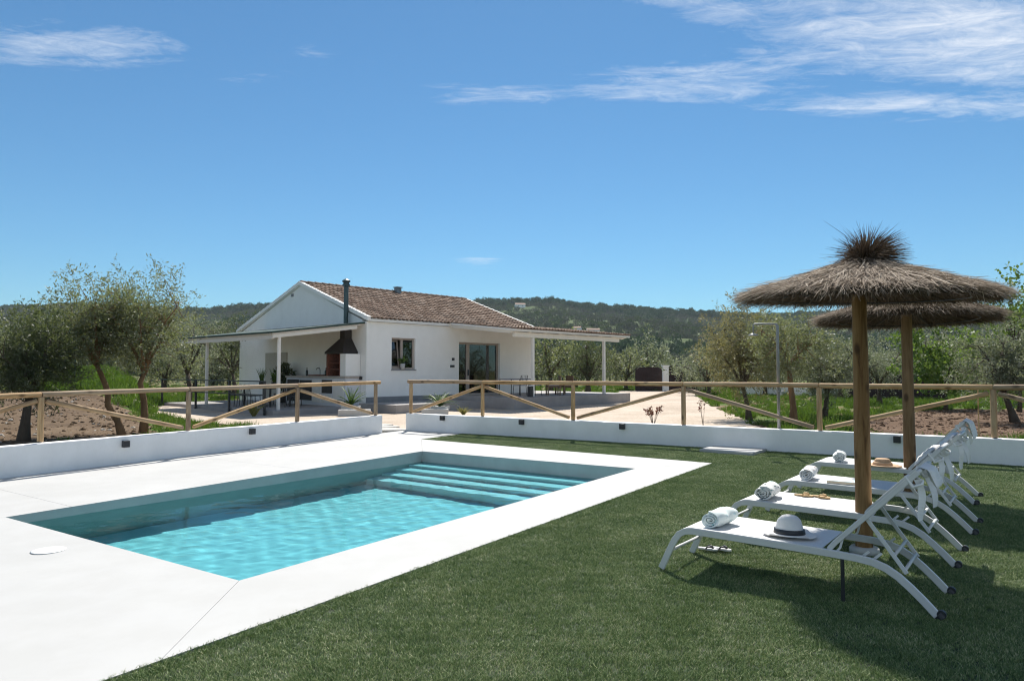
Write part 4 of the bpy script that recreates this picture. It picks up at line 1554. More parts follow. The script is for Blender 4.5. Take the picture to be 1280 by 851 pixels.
# far olive groves in rows
for y0, y1, sp in ((144, 330, 7.5),):
    yy = np.arange(y0, y1, sp)
    for y in yy:
        x = np.arange(-.85 * y, .85 * y, sp * .8)
        x = x + wr.uniform(-1, 1, len(x))
        y_ = y + wr.uniform(-1.3, 1.3, len(x))
        k = (fbm(x, y_, 120, 6.0) > -.42)
        for a_, b2 in zip(x[k], y_[k]):
            P_.append((a_, b2))
            I_.append(3 if wr.random() < .6 else 5)
            Sc.append(wr.uniform(.8, 1.25))
# woods on the hill
n = 46000
yy = 300 + (1060 - 300) * wr.random(n) ** .78
xx = (wr.random(n) * 2 - 1) * (.86 * yy + 60)
den = fbm(xx, yy, 260, 2.5) + .5 * fbm(xx, yy, 70, 7.0)
belt = np.exp(-((yy - 350 - 26 * np.sin(xx / 70)) / 32) ** 2) * 1.5 * (xx > -20) * (.55 + .45 * np.sin(xx / 45 + 1))
top = smooth(760, 900, yy) * 1.1
field = np.exp(-(((xx - 70) / 75) ** 2 + ((yy - 610) / 55) ** 2)) * 1.6
pr_ = den * .75 + belt + top - field
kind_d = pr_ > .50
kind_o = (~kind_d) & (wr.random(n) < np.where(pr_ > -.25, .72, .34))
for a_, b2, d_, o_, v_ in zip(xx, yy, kind_d, kind_o, den):
    if d_ and wr.random() < .92:
        P_.append((a_, b2))
        I_.append(int(wr.choice([0, 1, 0, 1, 2, 4 if b2 < 450 else 0])))
        Sc.append(wr.uniform(.75, 1.5))
    elif o_:
        P_.append((a_, b2))
        I_.append(int(wr.choice([2, 3, 5, 3])))
        Sc.append(wr.uniform(.6, 1.15))
P_ = np.array(P_)
# keep the sites of the hill houses free
def hill_site(px_, py_, y0):
    for y in np.arange(y0, 1000, 1.0):
        if float(terrain((px_ - 640) / 880 * y, y)) > 1.6 + (462.4 - py_) / 880 * y:
            break
    return (px_ - 640) / 880 * y, float(y)
HOUSES = [(*hill_site(650, 384, 600), 11, 8, 2.8, .15, 'long white farmhouse high on the ridge above the roof of the house'),
          (*hill_site(722, 416, 250), 5, 5, 3.2, -.3, 'small white farm building on the slope left of its longer neighbour'),
          (*hill_site(741, 418, 250), 9, 5, 2.9, .1, 'long low white farm building on the slope above the porch'),
          (166, 300, 7, 5, 3.6, .5, 'small white farmhouse among trees right of the parasol poles')]
keep = np.ones(len(P_), bool)
for hx, hy, w_, *_r in HOUSES:
    keep &= ~((np.abs(P_[:, 0] - hx) < w_ * .9) & (P_[:, 1] > hy - 26) & (P_[:, 1] < hy + 9))
P_ = P_[keep]
I_ = np.array(I_)[keep]
Sc = np.array(Sc)[keep]
pts = np.column_stack([P_, terrain(P_[:, 0], P_[:, 1]) - .2])
rot = np.zeros((len(P_), 3))
rot[:, 2] = wr.uniform(0, 6.28, len(P_))
scl = np.column_stack([Sc, Sc, Sc * wr.uniform(.8, 1.2, len(P_))])
scatter('hillside_woods', pts, rot, scl, I_, wood_protos)
# a knot of pines standing up from the ridge
for i, (px_, h_) in enumerate(((676, 9), (684, 12), (690, 13), (697, 11), (703, 9))):
    y = 925
    x = (px_ - 640) / 880 * y
    o = empty('pine_tree', (x, y, float(terrain(x, y))))
    tag(o, 'dark pine standing up from the ridge in a tight clump', 'tree', 'pines on the ridge')
    MB().tube([(0, 0, -.5), (0, 0, h_ * .6)], [.4, .2], 7).build('trunk', M['bark'], o)
    r_ = np.random.default_rng(400 + i)
    u = unit(r_.normal(size=(260, 3)))
    c = u * (.5 + .5 * r_.random(260))[:, None] * np.array([h_ * .33, h_ * .33, h_ * .36]) + np.array([0, 0, h_ * .68])
    link('crown', quads_mesh('crown', leaf_quads(c, u + r_.normal(0, .8, (260, 3)), 1.3, .9, r_)), M['far_dark'], o)
for hx, hy, w_, d_, h_, rz, lab in HOUSES:
    z = float(terrain(hx, hy))
    o = empty('farmhouse', (hx, hy, z), rz)
    tag(o, lab, 'house', 'far white farmhouses')
    b = MB()
    b.box((-w_ / 2, -d_ / 2, -2), (w_ / 2, d_ / 2, h_))
    for sx in (-w_ / 2, w_ / 2 - .3):
        b.add([(sx, -d_ / 2, h_), (sx, d_ / 2, h_), (sx, 0, h_ + d_ * .22), (sx + .3, -d_ / 2, h_), (sx + .3, d_ / 2, h_), (sx + .3, 0, h_ + d_ * .22)], [(0, 2, 1), (3, 4, 5), (0, 3, 5, 2), (1, 2, 5, 4)])
    b.build('wall', M['plaster'], o)
    b = MB()
    for sy in (-1, 1):
        b.add([(-w_ / 2 - .3, sy * (d_ / 2 + .4), h_ - .12), (w_ / 2 + .3, sy * (d_ / 2 + .4), h_ - .12), (w_ / 2 + .3, 0, h_ + d_ * .22 + .06), (-w_ / 2 - .3, 0, h_ + d_ * .22 + .06),
               (-w_ / 2 - .3, sy * (d_ / 2 + .4), h_ + .08), (w_ / 2 + .3, sy * (d_ / 2 + .4), h_ + .08), (w_ / 2 + .3, 0, h_ + d_ * .22 + .26), (-w_ / 2 - .3, 0, h_ + d_ * .22 + .26)],
              [(0, 1, 2, 3), (7, 6, 5, 4), (0, 4, 5, 1), (1, 5, 6, 2), (2, 6, 7, 3), (3, 7, 4, 0)])
    b.build('roof', pmat('far_roof', (.26, .17, .125), .9, .2, 2, 0), o)
    for i in range(2):
        MB().box((-w_ * .22 + i * w_ * .44 - .35, -d_ / 2 - .06, .9), (-w_ * .22 + i * w_ * .44 + .35, -d_ / 2 - .003, 1.9)).build('window', M['dark'], o)

# meadow tufts, weeds and clods -----------------------------------------
M['meadow'] = island_mat('meadow_blades', [(0, (.036, .072, .014)), (.5, (.068, .122, .024)), (.85, (.11, .165, .04)), (1, (.22, .21, .09))], .6, .35, (.16, .28, .02), .25)
def tuft(seed, n=70, r=.22, h0=.08, h1=.26, w=.014):
    r_ = np.random.default_rng(seed)
    a = r_.uniform(0, 6.28, n)
    rr2 = r * np.sqrt(r_.random(n))
    c = np.stack([rr2 * np.cos(a), rr2 * np.sin(a), np.zeros(n)], 1)
    h = r_.uniform(h0, h1, n)
    d = np.concatenate([r_.normal(0, .38, (n, 2)), np.ones((n, 1))], 1)
    s_ = np.stack([np.cos(a), np.sin(a), np.zeros(n)], 1) * w
    t_ = c + d * h[:, None]
    return quads_mesh('tuft', np.stack([c - s_, c + s_, t_ + s_ * .15, t_ - s_ * .15], 1))
tufts = [proto('tuft', tuft(300 + i), M['meadow']) for i in range(3)]
clod_m = M['soil']
def clod(seed):
    b = MB()
    r_ = random.Random(seed)
    b.lathe([(0, -.3), (.8, -.15), (1, .2), (.7, .55), (.3, .72), (0, .75)], 7, fn=lambda x, y, z: (x * r_.uniform(.7, 1.3), y * r_.uniform(.7, 1.3), z * r_.uniform(.7, 1.2)))
    return b.mesh('clod')
clods = [proto('clod', clod(i), clod_m) for i in range(3)] + [proto('clod', clod(i + 9), bpy.data.materials['dry_soil']) for i in range(2)] + [proto('stone', clod(21), pmat('field_stone', (.34, .31, .27), .9, .2, 3, .2))]
tr = np.random.default_rng(9)
n = 15000
yy = 9 + 62 * tr.random(n) ** 1.1
xx = (tr.random(n) * 2 - 1) * (.80 * yy + 2)
hb = [tuple(H(u, nn)[:2]) for u, nn in ((-4.3, .3), (-4.3, -9.6), (.2, -10.9), (10.4, -10.9), (12.8, -3.2), (12.8, 4.4), (4, 4.4), (4, 2.1), (-.5, 2.1))]
lside = (xx - LA.x) * LN.x + (yy - LA.y) * LN.y
rside = -((xx - RA.x) * RN.x + (yy - RA.y) * RN.y)
okk = ~((lside > -.45) & (rside > -.45)) & ~in_poly(xx, yy, yard) & ~in_poly(xx, yy, hb)
insoil = in_poly(xx, yy, soilp) | in_poly(xx, yy, soil2)
gm = fbm(xx, yy, 5, 1.5) + .4 * fbm(xx, yy, 1.7, 5.0)
okk &= np.where(insoil, gm > .75, gm > -.35)
tall = (-xx / yy > .49) & (yy > 26) & (yy < 46)
pts = np.column_stack([xx[okk], yy[okk], terrain(xx[okk], yy[okk]) - .01])
k = len(pts)
s_ = tr.uniform(.5, 1.25, k) * np.where(tall[okk], 1.7, 1.0)
rot = np.column_stack([np.zeros(k), np.zeros(k), tr.uniform(0, 6.28, k)])
scatter('meadow_grass', pts, rot, np.column_stack([s_, s_, s_ * tr.uniform(.6, 1.2, k)]), tr.integers(0, 3, k), tufts)
n = 16000
xx = np.concatenate([tr.uniform(-27, -7, n // 2), tr.uniform(8, 30, n // 2)])
yy = np.concatenate([tr.uniform(9, 30, n // 2), tr.uniform(12, 29, n // 2)])
okk = in_poly(xx, yy, soilp) | in_poly(xx, yy, soil2)
pts = np.column_stack([xx[okk], yy[okk], terrain(xx[okk], yy[okk]) + .02])
k = len(pts)
s_ = .016 + .06 * tr.random(k) ** 3
rot = np.column_stack([tr.uniform(0, .6, k), tr.uniform(0, .6, k), tr.uniform(0, 6.28, k)])
scatter('soil_clods', pts, rot, np.column_stack([s_, s_, s_ * .8]), np.where(pts[:, 0] > 0, tr.integers(0, 3, k), np.where(tr.random(k) < .12, 5, tr.integers(3, 5, k))), clods)
# ------------------------------------------------------------------ parasols
M['straw'] = island_mat('heather_straw', [(0, (.10, .074, .052)), (.35, (.23, .18, .132)), (.7, (.39, .315, .24)), (1, (.58, .49, .39))], .8, .12, None, .2)
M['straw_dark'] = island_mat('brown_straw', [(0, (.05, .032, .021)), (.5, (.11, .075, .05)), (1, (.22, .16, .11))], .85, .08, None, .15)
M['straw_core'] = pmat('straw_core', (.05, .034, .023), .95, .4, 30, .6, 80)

def cone_z(r_):
    return 2.48 - .30 * r_ - .014 * np.sin(math.pi * np.minimum(r_, 1.0))

def straw(r_, n, rmin, rmax, L, w, under=False, jitter=.22, lift=.02):
    """strands lying down the slope of the cone"""
    a = r_.uniform(0, 6.2832, n)
    rad = rmin + (rmax - rmin) * np.sqrt(r_.random(n))
    Ls = L * r_.uniform(.5, 1.25, n)
    z = cone_z(rad) + (-.058 if under else .0) + r_.normal(0, .012, n)
    c = np.stack([rad * np.cos(a), rad * np.sin(a), z], 1)
    ra = a + r_.normal(0, jitter, n)
    slope = -.30 + r_.normal(.04 if not under else -.02, .10, n)
    d = unit(np.stack([np.cos(ra), np.sin(ra), slope], 1))
    side = unit(np.cross(d, r_.normal(size=(n, 3)) * .4 + np.array([0, 0, 1.0]))) * (w * r_.uniform(.6, 1.3, n))[:, None]
    t_ = c + d * Ls[:, None]
    c = c - d * Ls[:, None] * .3
    # no strand runs past the cut edge by much
    q = np.stack([c - side, c + side, t_ + side * .3, t_ - side * .3], 1)
    return q

def make_parasol(loc, label, seed, rz, tilt, drop):
    r_ = np.random.default_rng(seed)
    o = empty('thatched_parasol', loc, rz)
    tag(o, label, 'parasol', 'thatched parasols on the lawn')
    log('pole', (0, 0, .0), (0, 0, 2.36), .066, .056, M['pole_wood'], o, 18)
    MB().lathe([(.115, -.01), (.115, .035), (.10, .05), (.074, .052)], 24).build('foot_sleeve', pmat('sleeve_concrete', (.42, .42, .40), .8, .1, 8, .1), o, smooth=True)
    ca = empty('canopy')
    ca.parent = o
    ca.rotation_euler = (tilt[0], tilt[1], 0)
    ca.scale = (.94, .94, 1.03)
    ca.location = (-.01, 0, drop)
    R_ = 1.00
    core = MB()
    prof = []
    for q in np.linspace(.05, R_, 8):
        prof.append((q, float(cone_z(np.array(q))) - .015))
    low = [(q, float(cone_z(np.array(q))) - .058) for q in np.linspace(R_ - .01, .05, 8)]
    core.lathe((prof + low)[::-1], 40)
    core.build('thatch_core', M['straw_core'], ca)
    qs = [straw(r_, 2600, .04, .95, .24, .0045), straw(r_, 2600, .04, .96, .2, .0032, lift=.03), straw(r_, 9000, .03, .98, .16, .0028, jitter=.35)]
    # shaggy ring at the edge
    n = 4200
    a = r_.uniform(0, 6.2832, n)
    rad = r_.uniform(.88, 1.02, n) * (1 + .03 * np.sin(5 * a) + .02 * np.sin(11 * a + 1))
    c = np.stack([rad * np.cos(a), rad * np.sin(a), cone_z(rad) - r_.uniform(.0, .045, n)], 1)
    d = unit(np.stack([np.cos(a + r_.normal(0, .4, n)), np.sin(a + r_.normal(0, .4, n)), -.35 + r_.normal(0, .35, n)], 1))
    Lh = r_.uniform(.04, .13, n)[:, None]
    side = unit(np.cross(d, np.array([0, 0, 1.0]) + r_.normal(0, .3, (n, 3)))) * .0026
    qs.append(np.stack([c - side, c + side, c + d * Lh + side * .3, c + d * Lh - side * .3], 1))
    link('thatch', quads_mesh('thatch', np.concatenate(qs)), M['straw'], ca)
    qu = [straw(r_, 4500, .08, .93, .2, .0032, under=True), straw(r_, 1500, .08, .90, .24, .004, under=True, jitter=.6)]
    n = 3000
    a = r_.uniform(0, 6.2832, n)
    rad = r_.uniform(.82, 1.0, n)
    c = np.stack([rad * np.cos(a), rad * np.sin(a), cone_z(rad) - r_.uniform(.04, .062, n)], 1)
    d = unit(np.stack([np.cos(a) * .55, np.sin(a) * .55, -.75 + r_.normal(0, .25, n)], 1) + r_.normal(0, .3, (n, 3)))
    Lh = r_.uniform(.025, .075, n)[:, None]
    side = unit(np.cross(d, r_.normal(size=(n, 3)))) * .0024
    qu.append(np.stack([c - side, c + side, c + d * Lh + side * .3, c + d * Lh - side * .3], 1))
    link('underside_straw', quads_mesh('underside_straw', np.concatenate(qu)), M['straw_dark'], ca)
    b = MB()
    for rr2 in (.42, .80):
        pts = [(rr2 * math.cos(t_), rr2 * math.sin(t_), float(cone_z(np.array(rr2))) - .10) for t_ in np.linspace(0, 2 * math.pi, 41)]
        b.tube(pts, .006, 6, False)
    b.build('wire_ring', M['black_metal'], ca)
    for i in range(8):
        t_ = i * math.pi / 4 + .2
        p0 = (.05 * math.cos(t_), .05 * math.sin(t_), 2.30)
        p1 = (.93 * math.cos(t_), .93 * math.sin(t_), float(cone_z(np.array(.93))) - .085)
        MB().tube([p0, p1], [.014, .010], 7).build('rib', M['straw_core'], ca)
    # tied tuft at the top
    n = 1500
    a = r_.uniform(0, 6.2832, n)
    rr0 = .055 * np.sqrt(r_.random(n))
    c0 = np.stack([rr0 * np.cos(a), rr0 * np.sin(a), 2.36 + r_.uniform(-.02, .05, n)], 1)
    el = np.where(r_.random(n) < .55, np.clip(r_.normal(.28, .22, n), -.15, .8), np.clip(r_.normal(.95, .3, n), .3, 1.5))
    a2 = a + r_.normal(0, .5, n)
    d = np.stack([np.cos(a2) * np.cos(el), np.sin(a2) * np.cos(el), np.sin(el)], 1)
    d = unit(d + np.array([.26, -.06, .0]))
    L = (r_.gamma(5, .036, n) + .04) * (1 + .35 * d[:, 0])
    L = np.where(r_.random(n) < .012, np.minimum(L * 1.6, .42), np.minimum(L, .31))
    mid = c0 + np.array([0, 0, .075]) + d * L[:, None] * .5
    tip = mid + (d + np.stack([np.cos(a2) * .25, np.sin(a2) * .25, -.2 * np.ones(n)], 1)) * L[:, None] * .5
    side = unit(np.cross(d, r_.normal(size=(n, 3)))) * .0032
    q1 = np.stack([c0 - side, c0 + side, mid + side * .8, mid - side * .8], 1)
    q2 = np.stack([mid - side * .8, mid + side * .8, tip + side * .15, tip - side * .15], 1)
    n2 = 2600                                   # skirt of straw below the tie
    a = r_.uniform(0, 6.2832, n2)
    c = np.stack([.06 * np.cos(a), .06 * np.sin(a), 2.45 + r_.normal(0, .02, n2)], 1)
    d = unit(np.stack([np.cos(a), np.sin(a), -.5 + r_.normal(.12, .16, n2)], 1))
    Lh = r_.uniform(.06, .24, n2)[:, None]
    side = unit(np.cross(d, np.array([0, 0, 1.0]) + r_.normal(0, .3, (n2, 3)))) * .0032
    q3 = np.stack([c - side, c + side, c + d * Lh + side * .3, c + d * Lh - side * .3], 1)
    link('topknot', quads_mesh('topknot', np.concatenate([q1, q2, q3])), M['straw_dark'], ca)
    return o
make_parasol((2.924, 5.909, gz(2.92, 5.9)), 'thatched parasol nearest the viewer, between the first two loungers', 501, .0, (R(2.4), R(.3)), -.095)
make_parasol((4.66, 8.30, gz(4.66, 8.3)), 'thatched parasol farther from the viewer, half hidden behind the other', 502, 2.1, (R(1.5), R(1.5)), -.135)

# ------------------------------------------------------------------ loungers
M['white_alu'] = pmat('white_aluminium', (.60, .60, .59), .42, .03, 5, .03)
def mesh_fabric():
    m, nt, out = new_mat('sling_fabric')
    v = coords(nt)
    w1 = nd(nt, 'ShaderNodeTexWave', wave_type='BANDS', bands_direction='X')
    w1.inputs['Scale'].default_value = 130
    w2 = nd(nt, 'ShaderNodeTexWave', wave_type='BANDS', bands_direction='Y')
    w2.inputs['Scale'].default_value = 130
    ln(nt, v, w1.inputs['Vector'])
    ln(nt, v, w2.inputs['Vector'])
    h = math_(nt, 'MULTIPLY', w1.outputs['Fac'], w2.outputs['Fac'])
    col = mixc(nt, math_(nt, 'MULTIPLY', noise_fac(nt, v, 5, 4), .35), (.74, .735, .725), (.66, .655, .645))
    p = principled(nt, None, col, .7, bump(nt, h, .15, .002), 0, .3)
    t_ = nd(nt, 'ShaderNodeBsdfTranslucent')
    t_.inputs['Color'].default_value = (.6, .6, .6, 1)
    mx = nd(nt, 'ShaderNodeMixShader')
    mx.inputs[0].default_value = .12
    ln(nt, p.outputs[0], mx.inputs[1])
    ln(nt, t_.outputs[0], mx.inputs[2])
    ln(nt, mx.outputs[0], out.inputs['Surface'])
    return m
M['sling'] = mesh_fabric()
WD = .62
RAIL = [(0, 0), (.035, .075), (.075, .16), (.115, .235), (.15, .281), (.195, .307), (.25, .316), (.45, .314), (.8, .309), (1.2, .303), (1.38, .297), (1.48, .285), (1.56, .258), (1.63, .215), (1.70, .155), (1.77, .088), (1.83, .025), (1.852, .0)]
BX, BZ_, BX1, BZ1 = 1.215, .325, 1.752, .885

def make_lounger():
    o = empty('sun_lounger')
    for s, nm in ((0, 1), (1, -1)):
        y = .014 + s * (WD - .028)
        MB().tube([(x, y, z) for x, z in RAIL], 0, flat=(.0135, .024)).build('side_rail', M['white_alu'], o, bevel=.004)
        y2 = .034 + s * (WD - .068)
        MB().tube([(BX, y2, BZ_), (BX + .04, y2, BZ_ + .05), (BX1, y2, BZ1)], 0, flat=(.0115, .017)).build('back_rail', M['white_alu'], o, bevel=.004)
        y3 = .056 + s * (WD - .112)
        MB().tube([(1.445, y3, .552), (1.672, y3, .232)], 0, flat=(.008, .0125)).build('prop', M['white_alu'], o, bevel=.003)
        # ratchet under the back
        for xa in (1.40, 1.475):
            MB().tube([(xa, .05 + s * (WD - .1), .288), (xa + .055, .05 + s * (WD - .1), .34)], 0, flat=(.004, .008)).build('ratchet_tooth', M['white_alu'], o)
        b = MB()
        b.tube([(1.25, y2, .30), (1.285, y2, .345), (1.30, y2, .405)], 0, flat=(.004, .007))
        b.build('ratchet', M['white_alu'], o)
        MB().tube([(1.842, y, .022), (1.866, y, .002)], [.030, .028], 12).build('foot_cap', M['black_metal'], o)
        MB().tube([(1.862, y - .014, .028), (1.862, y + .014, .028)], .026, 16).build('wheel', M['black_metal'], o)
    MB().tube([(.066, .02, .14), (.066, WD - .02, .14)], .012, 10).build('crossbar', M['white_alu'], o, smooth=True)
    MB().tube([(1.600, .064, .334), (1.600, WD - .064, .334)], .011, 10).build('crossbar', M['white_alu'], o, smooth=True)
    MB().tube([(1.660, .064, .25), (1.660, WD - .064, .25)], .011, 10).build('crossbar', M['white_alu'], o, smooth=True)
    MB().tube([(1.19, .02, .30), (1.19, WD - .02, .30)], .012, 10).build('crossbar', M['white_alu'], o, smooth=True)
    # seat sling with a slight sag
    nx_, ny_ = 24, 8
    vs, fs = [], []
    xs_ = np.linspace(.168, 1.175, nx_)
    for k_, dz in ((0, 0), (1, -.005)):
        for i, x in enumerate(xs_):
            for j in range(ny_ + 1):
                y = .004 + (WD - .008) * j / ny_
                z = np.interp(x, [p[0] for p in RAIL], [p[1] for p in RAIL]) + .0275 - .016 * math.sin(math.pi * j / ny_) * math.sin(math.pi * i / (nx_ - 1)) ** .5 + dz
                vs.append((x, y, z))
    m_ = ny_ + 1
    tot = nx_ * m_
    for i in range(nx_ - 1):
        for j in range(ny_):
            a = i * m_ + j
            fs.append((a, a + m_, a + m_ + 1, a + 1))
            fs.append((tot + a + 1, tot + a + m_ + 1, tot + a + m_, tot + a))
    for i in range(nx_ - 1):
        for j in (0, ny_):
            a = i * m_ + j
            fs.append((a, a + m_, tot + a + m_, tot + a) if j else (tot + a, tot + a + m_, a + m_, a))
    for j in range(ny_):
        fs.append((j, j + 1, tot + j + 1, tot + j))
        a = (nx_ - 1) * m_ + j
        fs.append((tot + a, tot + a + 1, a + 1, a))
    MB().add(vs, fs).build('seat_sling', M['sling'], o, smooth=False)
    # back sling
    vs, fs = [], []
    dx, dz_ = (BX1 - BX), (BZ1 - BZ_)
    Lb = math.hypot(dx, dz_)
    ux, uz = dx / Lb, dz_ / Lb
    nxv, nzv = -uz, ux
    for k_, off in ((0, .019), (1, .014)):
        for i in range(17):
            t_ = .06 + (Lb - .06) * i / 16
            for j in range(ny_ + 1):
                y = .022 + (WD - .044) * j / ny_
                o_ = off - .016 * math.sin(math.pi * j / ny_) * math.sin(math.pi * i / 16) ** .5
                vs.append((BX + ux * t_ + nxv * o_, y, BZ_ + uz * t_ + nzv * o_))
    tot = 17 * m_
    for i in range(16):
        for j in range(ny_):
            a = i * m_ + j
            fs.append((a, a + m_, a + m_ + 1, a + 1))
            fs.append((tot + a + 1, tot + a + m_ + 1, tot + a + m_, tot + a))
    for i in range(16):
        for j in (0, ny_):
            a = i * m_ + j
            fs.append((a, a + m_, tot + a + m_, tot + a) if j else (tot + a, tot + a + m_, a + m_, a))
    for j in range(ny_):
        fs.append((j, j + 1, tot + j + 1, tot + j))
        a = 16 * m_ + j
        fs.append((tot + a, tot + a + 1, a + 1, a))
    MB().add(vs, fs).build('back_sling', M['sling'], o)
    MB().tube([(BX1, .03, BZ1), (BX1, WD - .03, BZ1)], .013, 10).build('head_bar', M['white_alu'], o, smooth=True)
    return o
LROT = R(-37.0)
LPOS = [(1.15, 5.51), (1.92, 6.56), (2.71, 7.56), (3.58, 8.86)]
LLAB = ['white sun lounger nearest the viewer, with the banded fedora on its seat', 'white sun lounger with a towel and small tan sandals on its far edge',
        'white sun lounger with a thin pale book beside its rolled towel', 'white sun lounger farthest from the viewer, with a straw hat on its seat']
proto_l = make_lounger()
lounge = []
for i, (p, lab) in enumerate(zip(LPOS, LLAB)):
    o = proto_l if i == 0 else copy_tree(proto_l)
    o.location = (p[0], p[1], gz(*p) + .006)
    o.rotation_euler = (0, 0, LROT)
    tag(o, lab, 'sun lounger', 'sun loungers in a row on the lawn')
    lounge.append(o)
MB().tube([(1.30, .014, .275), (1.30, .014, -.005)], .0125, 12).build('centre_leg', M['black_metal'], lounge[0])
LM = [Matrix.Translation((p[0], p[1], gz(*p) + .006)) @ Matrix.Rotation(LROT, 4, 'Z') for p in LPOS]
def onl(i, x, y, z):
    return LM[i] @ Vector((x, y, z))

# rolled towels
def towel_mat(name, bg_, ink, ink2, sc_, thr):
    m, nt, out = new_mat(name)
    v = coords(nt)
    vo = nd(nt, 'ShaderNodeTexVoronoi', feature='F1')
    vo.inputs['Scale'].default_value = sc_
    mp = nd(nt, 'ShaderNodeMapping')
    mp.inputs['Rotation'].default_value = (.5, .3, .8)
    mp.inputs['Scale'].default_value = (1, .4, 1)
    ln(nt, v, mp.inputs['Vector'])
    ln(nt, mp.outputs[0], vo.inputs['Vector'])
    n1 = noise_fac(nt, mp.outputs[0], sc_ * .7, 3, .5, 1.0)
    k = math_(nt, 'ADD', vo.outputs['Distance'], math_(nt, 'MULTIPLY', n1, .6))
    inkc = mixc(nt, ramp(nt, noise_fac(nt, v, 9, 2), [(.45, (0, 0, 0)), (.55, (1, 1, 1))]), ink, ink2)
    f = ramp(nt, k, [(thr, (1, 1, 1)), (thr + .05, (0, 0, 0))])
    col = mixc(nt, f, bg_, inkc)
    principled(nt, out, col, .95, bump(nt, noise_fac(nt, v, 220, 3), .6, .002), 0, .1)
    return m
tw_mats = [towel_mat('aqua_towel', (.70, .76, .74), (.40, .60, .60), (.52, .66, .66), 26, .48),
           towel_mat('leaf_towel', (.70, .70, .68), (.07, .13, .13), (.28, .44, .42), 46, .58),
           towel_mat('blossom_towel', (.72, .72, .71), (.25, .36, .44), (.56, .42, .38), 40, .52),
           towel_mat('pale_towel', (.70, .73, .72), (.36, .48, .48), (.5, .6, .58), 34, .5)]
def towel(i, x, y, rz, length, r0, label, seed):
    rr2 = random.Random(seed)
    turns = 3.3
    th = .017
    K = 84
    outer, inner = [], []
    for k in range(K + 1):
        t_ = k / K
        a = turns * 2 * math.pi * t_ + rr2.uniform(-.01, .01)
        rad = .012 + (r0 - .012) * t_
        w = 1 + .05 * math.sin(3 * a)
        outer.append((rad * math.cos(a) * 1.12 * w, rad * math.sin(a) * .90 * w))
        ri = max(.002, rad - th * .82)
        inner.append((ri * math.cos(a) * 1.12 * w, ri * math.sin(a) * .90 * w))
    b = MB()
    ns = 12
    vs, fs = [], []
    n_ = K + 1
    for s in range(ns + 1):
        yy_ = length * (s / ns - .5)
        k_ = 1 - .07 * abs(s / ns - .5) ** 2 * 4
        for (px_, pz_), tt in zip(outer, range(n_)):
            wob = .006 * math.sin(tt * .5 + s * .9 + seed) * (tt / n_)
            e_ = (.012 * math.sin(tt * .21 + seed)) * (1 if s in (0, ns) else 0) + (.010 * (tt / n_) if s == ns else 0)
            vs.append((px_ * k_ + wob, yy_ + e_, max(-r0 * .80, pz_ * k_ + wob)))
        for (px_, pz_), tt in zip(inner, range(n_)):
            e_ = (.012 * math.sin(tt * .21 + seed)) * (1 if s in (0, ns) else 0)
            vs.append((px_ * k_, yy_ + e_, max(-r0 * .78, pz_ * k_)))
    for s in range(ns):
        o0, o1 = s * 2 * n_, (s + 1) * 2 * n_
        for k in range(K):
            fs.append((o0 + k, o0 + k + 1, o1 + k + 1, o1 + k))
            fs.append((o0 + n_ + k + 1, o0 + n_ + k, o1 + n_ + k, o1 + n_ + k + 1))
        fs.append((o0 + K, o0 + n_ + K, o1 + n_ + K, o1 + K))
    for k in range(K):
        fs.append((k, n_ + k, n_ + k + 1, k + 1))
        o1 = ns * 2 * n_
        fs.append((o1 + k, o1 + k + 1, o1 + n_ + k + 1, o1 + n_ + k))
    me = MB().add(vs, fs).mesh('rolled_towel', True)
    me.set_sharp_from_angle(angle=R(50))
    o = link('rolled_towel', me, tw_mats[i])
    o.location = onl(i, x, y, .343 - .007 + r0 * .80)
    o.rotation_euler = (0, 0, LROT + rz)
    tag(o, label, 'towel', 'rolled towels on the loungers')
towel(0, .375, .25, -.10, .31, .075, 'rolled aqua and white towel on the lounger nearest the viewer', 3)
towel(1, .36, .24, .05, .34, .080, 'rolled white towel with dark green leaf print on the second lounger', 5)
towel(2, .36, .25, .12, .33, .078, 'rolled white towel with faint blossom print beside the pale book', 8)
towel(3, .42, .25, .2, .30, .076, 'rolled pale towel on the farthest lounger, left of its straw hat', 11)

# hats
def hat(name, i, x, y, rz, mat, brim, crown_r, crown_h, label, pinch, band, curl=.02):
    o = empty(name)
    o.location = onl(i, x, y, .338)
    o.rotation_euler = (0, 0, LROT + rz)
    tag(o, label, 'hat', 'hats on the loungers')
    def shape(px_, py_, pz_):
        r_ = math.hypot(px_, py_)
        z = pz_
        if r_ > crown_r * 1.02 and pz_ < .05:
            z += curl * ((r_ - crown_r) / (brim - crown_r)) ** 2 * (1.0 if abs(py_) > abs(px_) else .2)
        if pinch and pz_ > crown_h * .55:
            z -= pinch * math.exp(-(py_ / (crown_r * .35)) ** 2) * (pz_ / crown_h) ** 2
            k = 1 - .18 * math.exp(-((px_ - crown_r * .8) / (crown_r * .5)) ** 2) * (pz_ / crown_h)
            py_ *= k
        return (px_ * 1.12, py_ * .98, z)
    prof = [(brim - .004, 0), (brim, .004), (brim - .002, .008), (crown_r + .03, .009), (crown_r + .006, .013), (crown_r, .022)]
    for t_ in np.linspace(.12, 1, 8):
        prof.append((crown_r * (1 - .22 * t_ - (.0 if t_ < .92 else .10)), crown_h * t_))
    prof += [(crown_r * .6, crown_h * 1.03), (crown_r * .3, crown_h * 1.02), (0, crown_h * 1.02)]
    MB().lathe(prof, 40, fn=shape).build('hat_body', mat, o, smooth=True)
    if band is not None:
        MB().lathe([(crown_r * 1.0 + .004, .012), (crown_r * 1.0 + .006, .014), (crown_r * .965 + .005, .046), (crown_r * .945 + .002, .047)], 40, fn=lambda a, b_, c: (a * 1.12, b_ * .98, c)).build('hat_band', band, o, smooth=True)
    return o
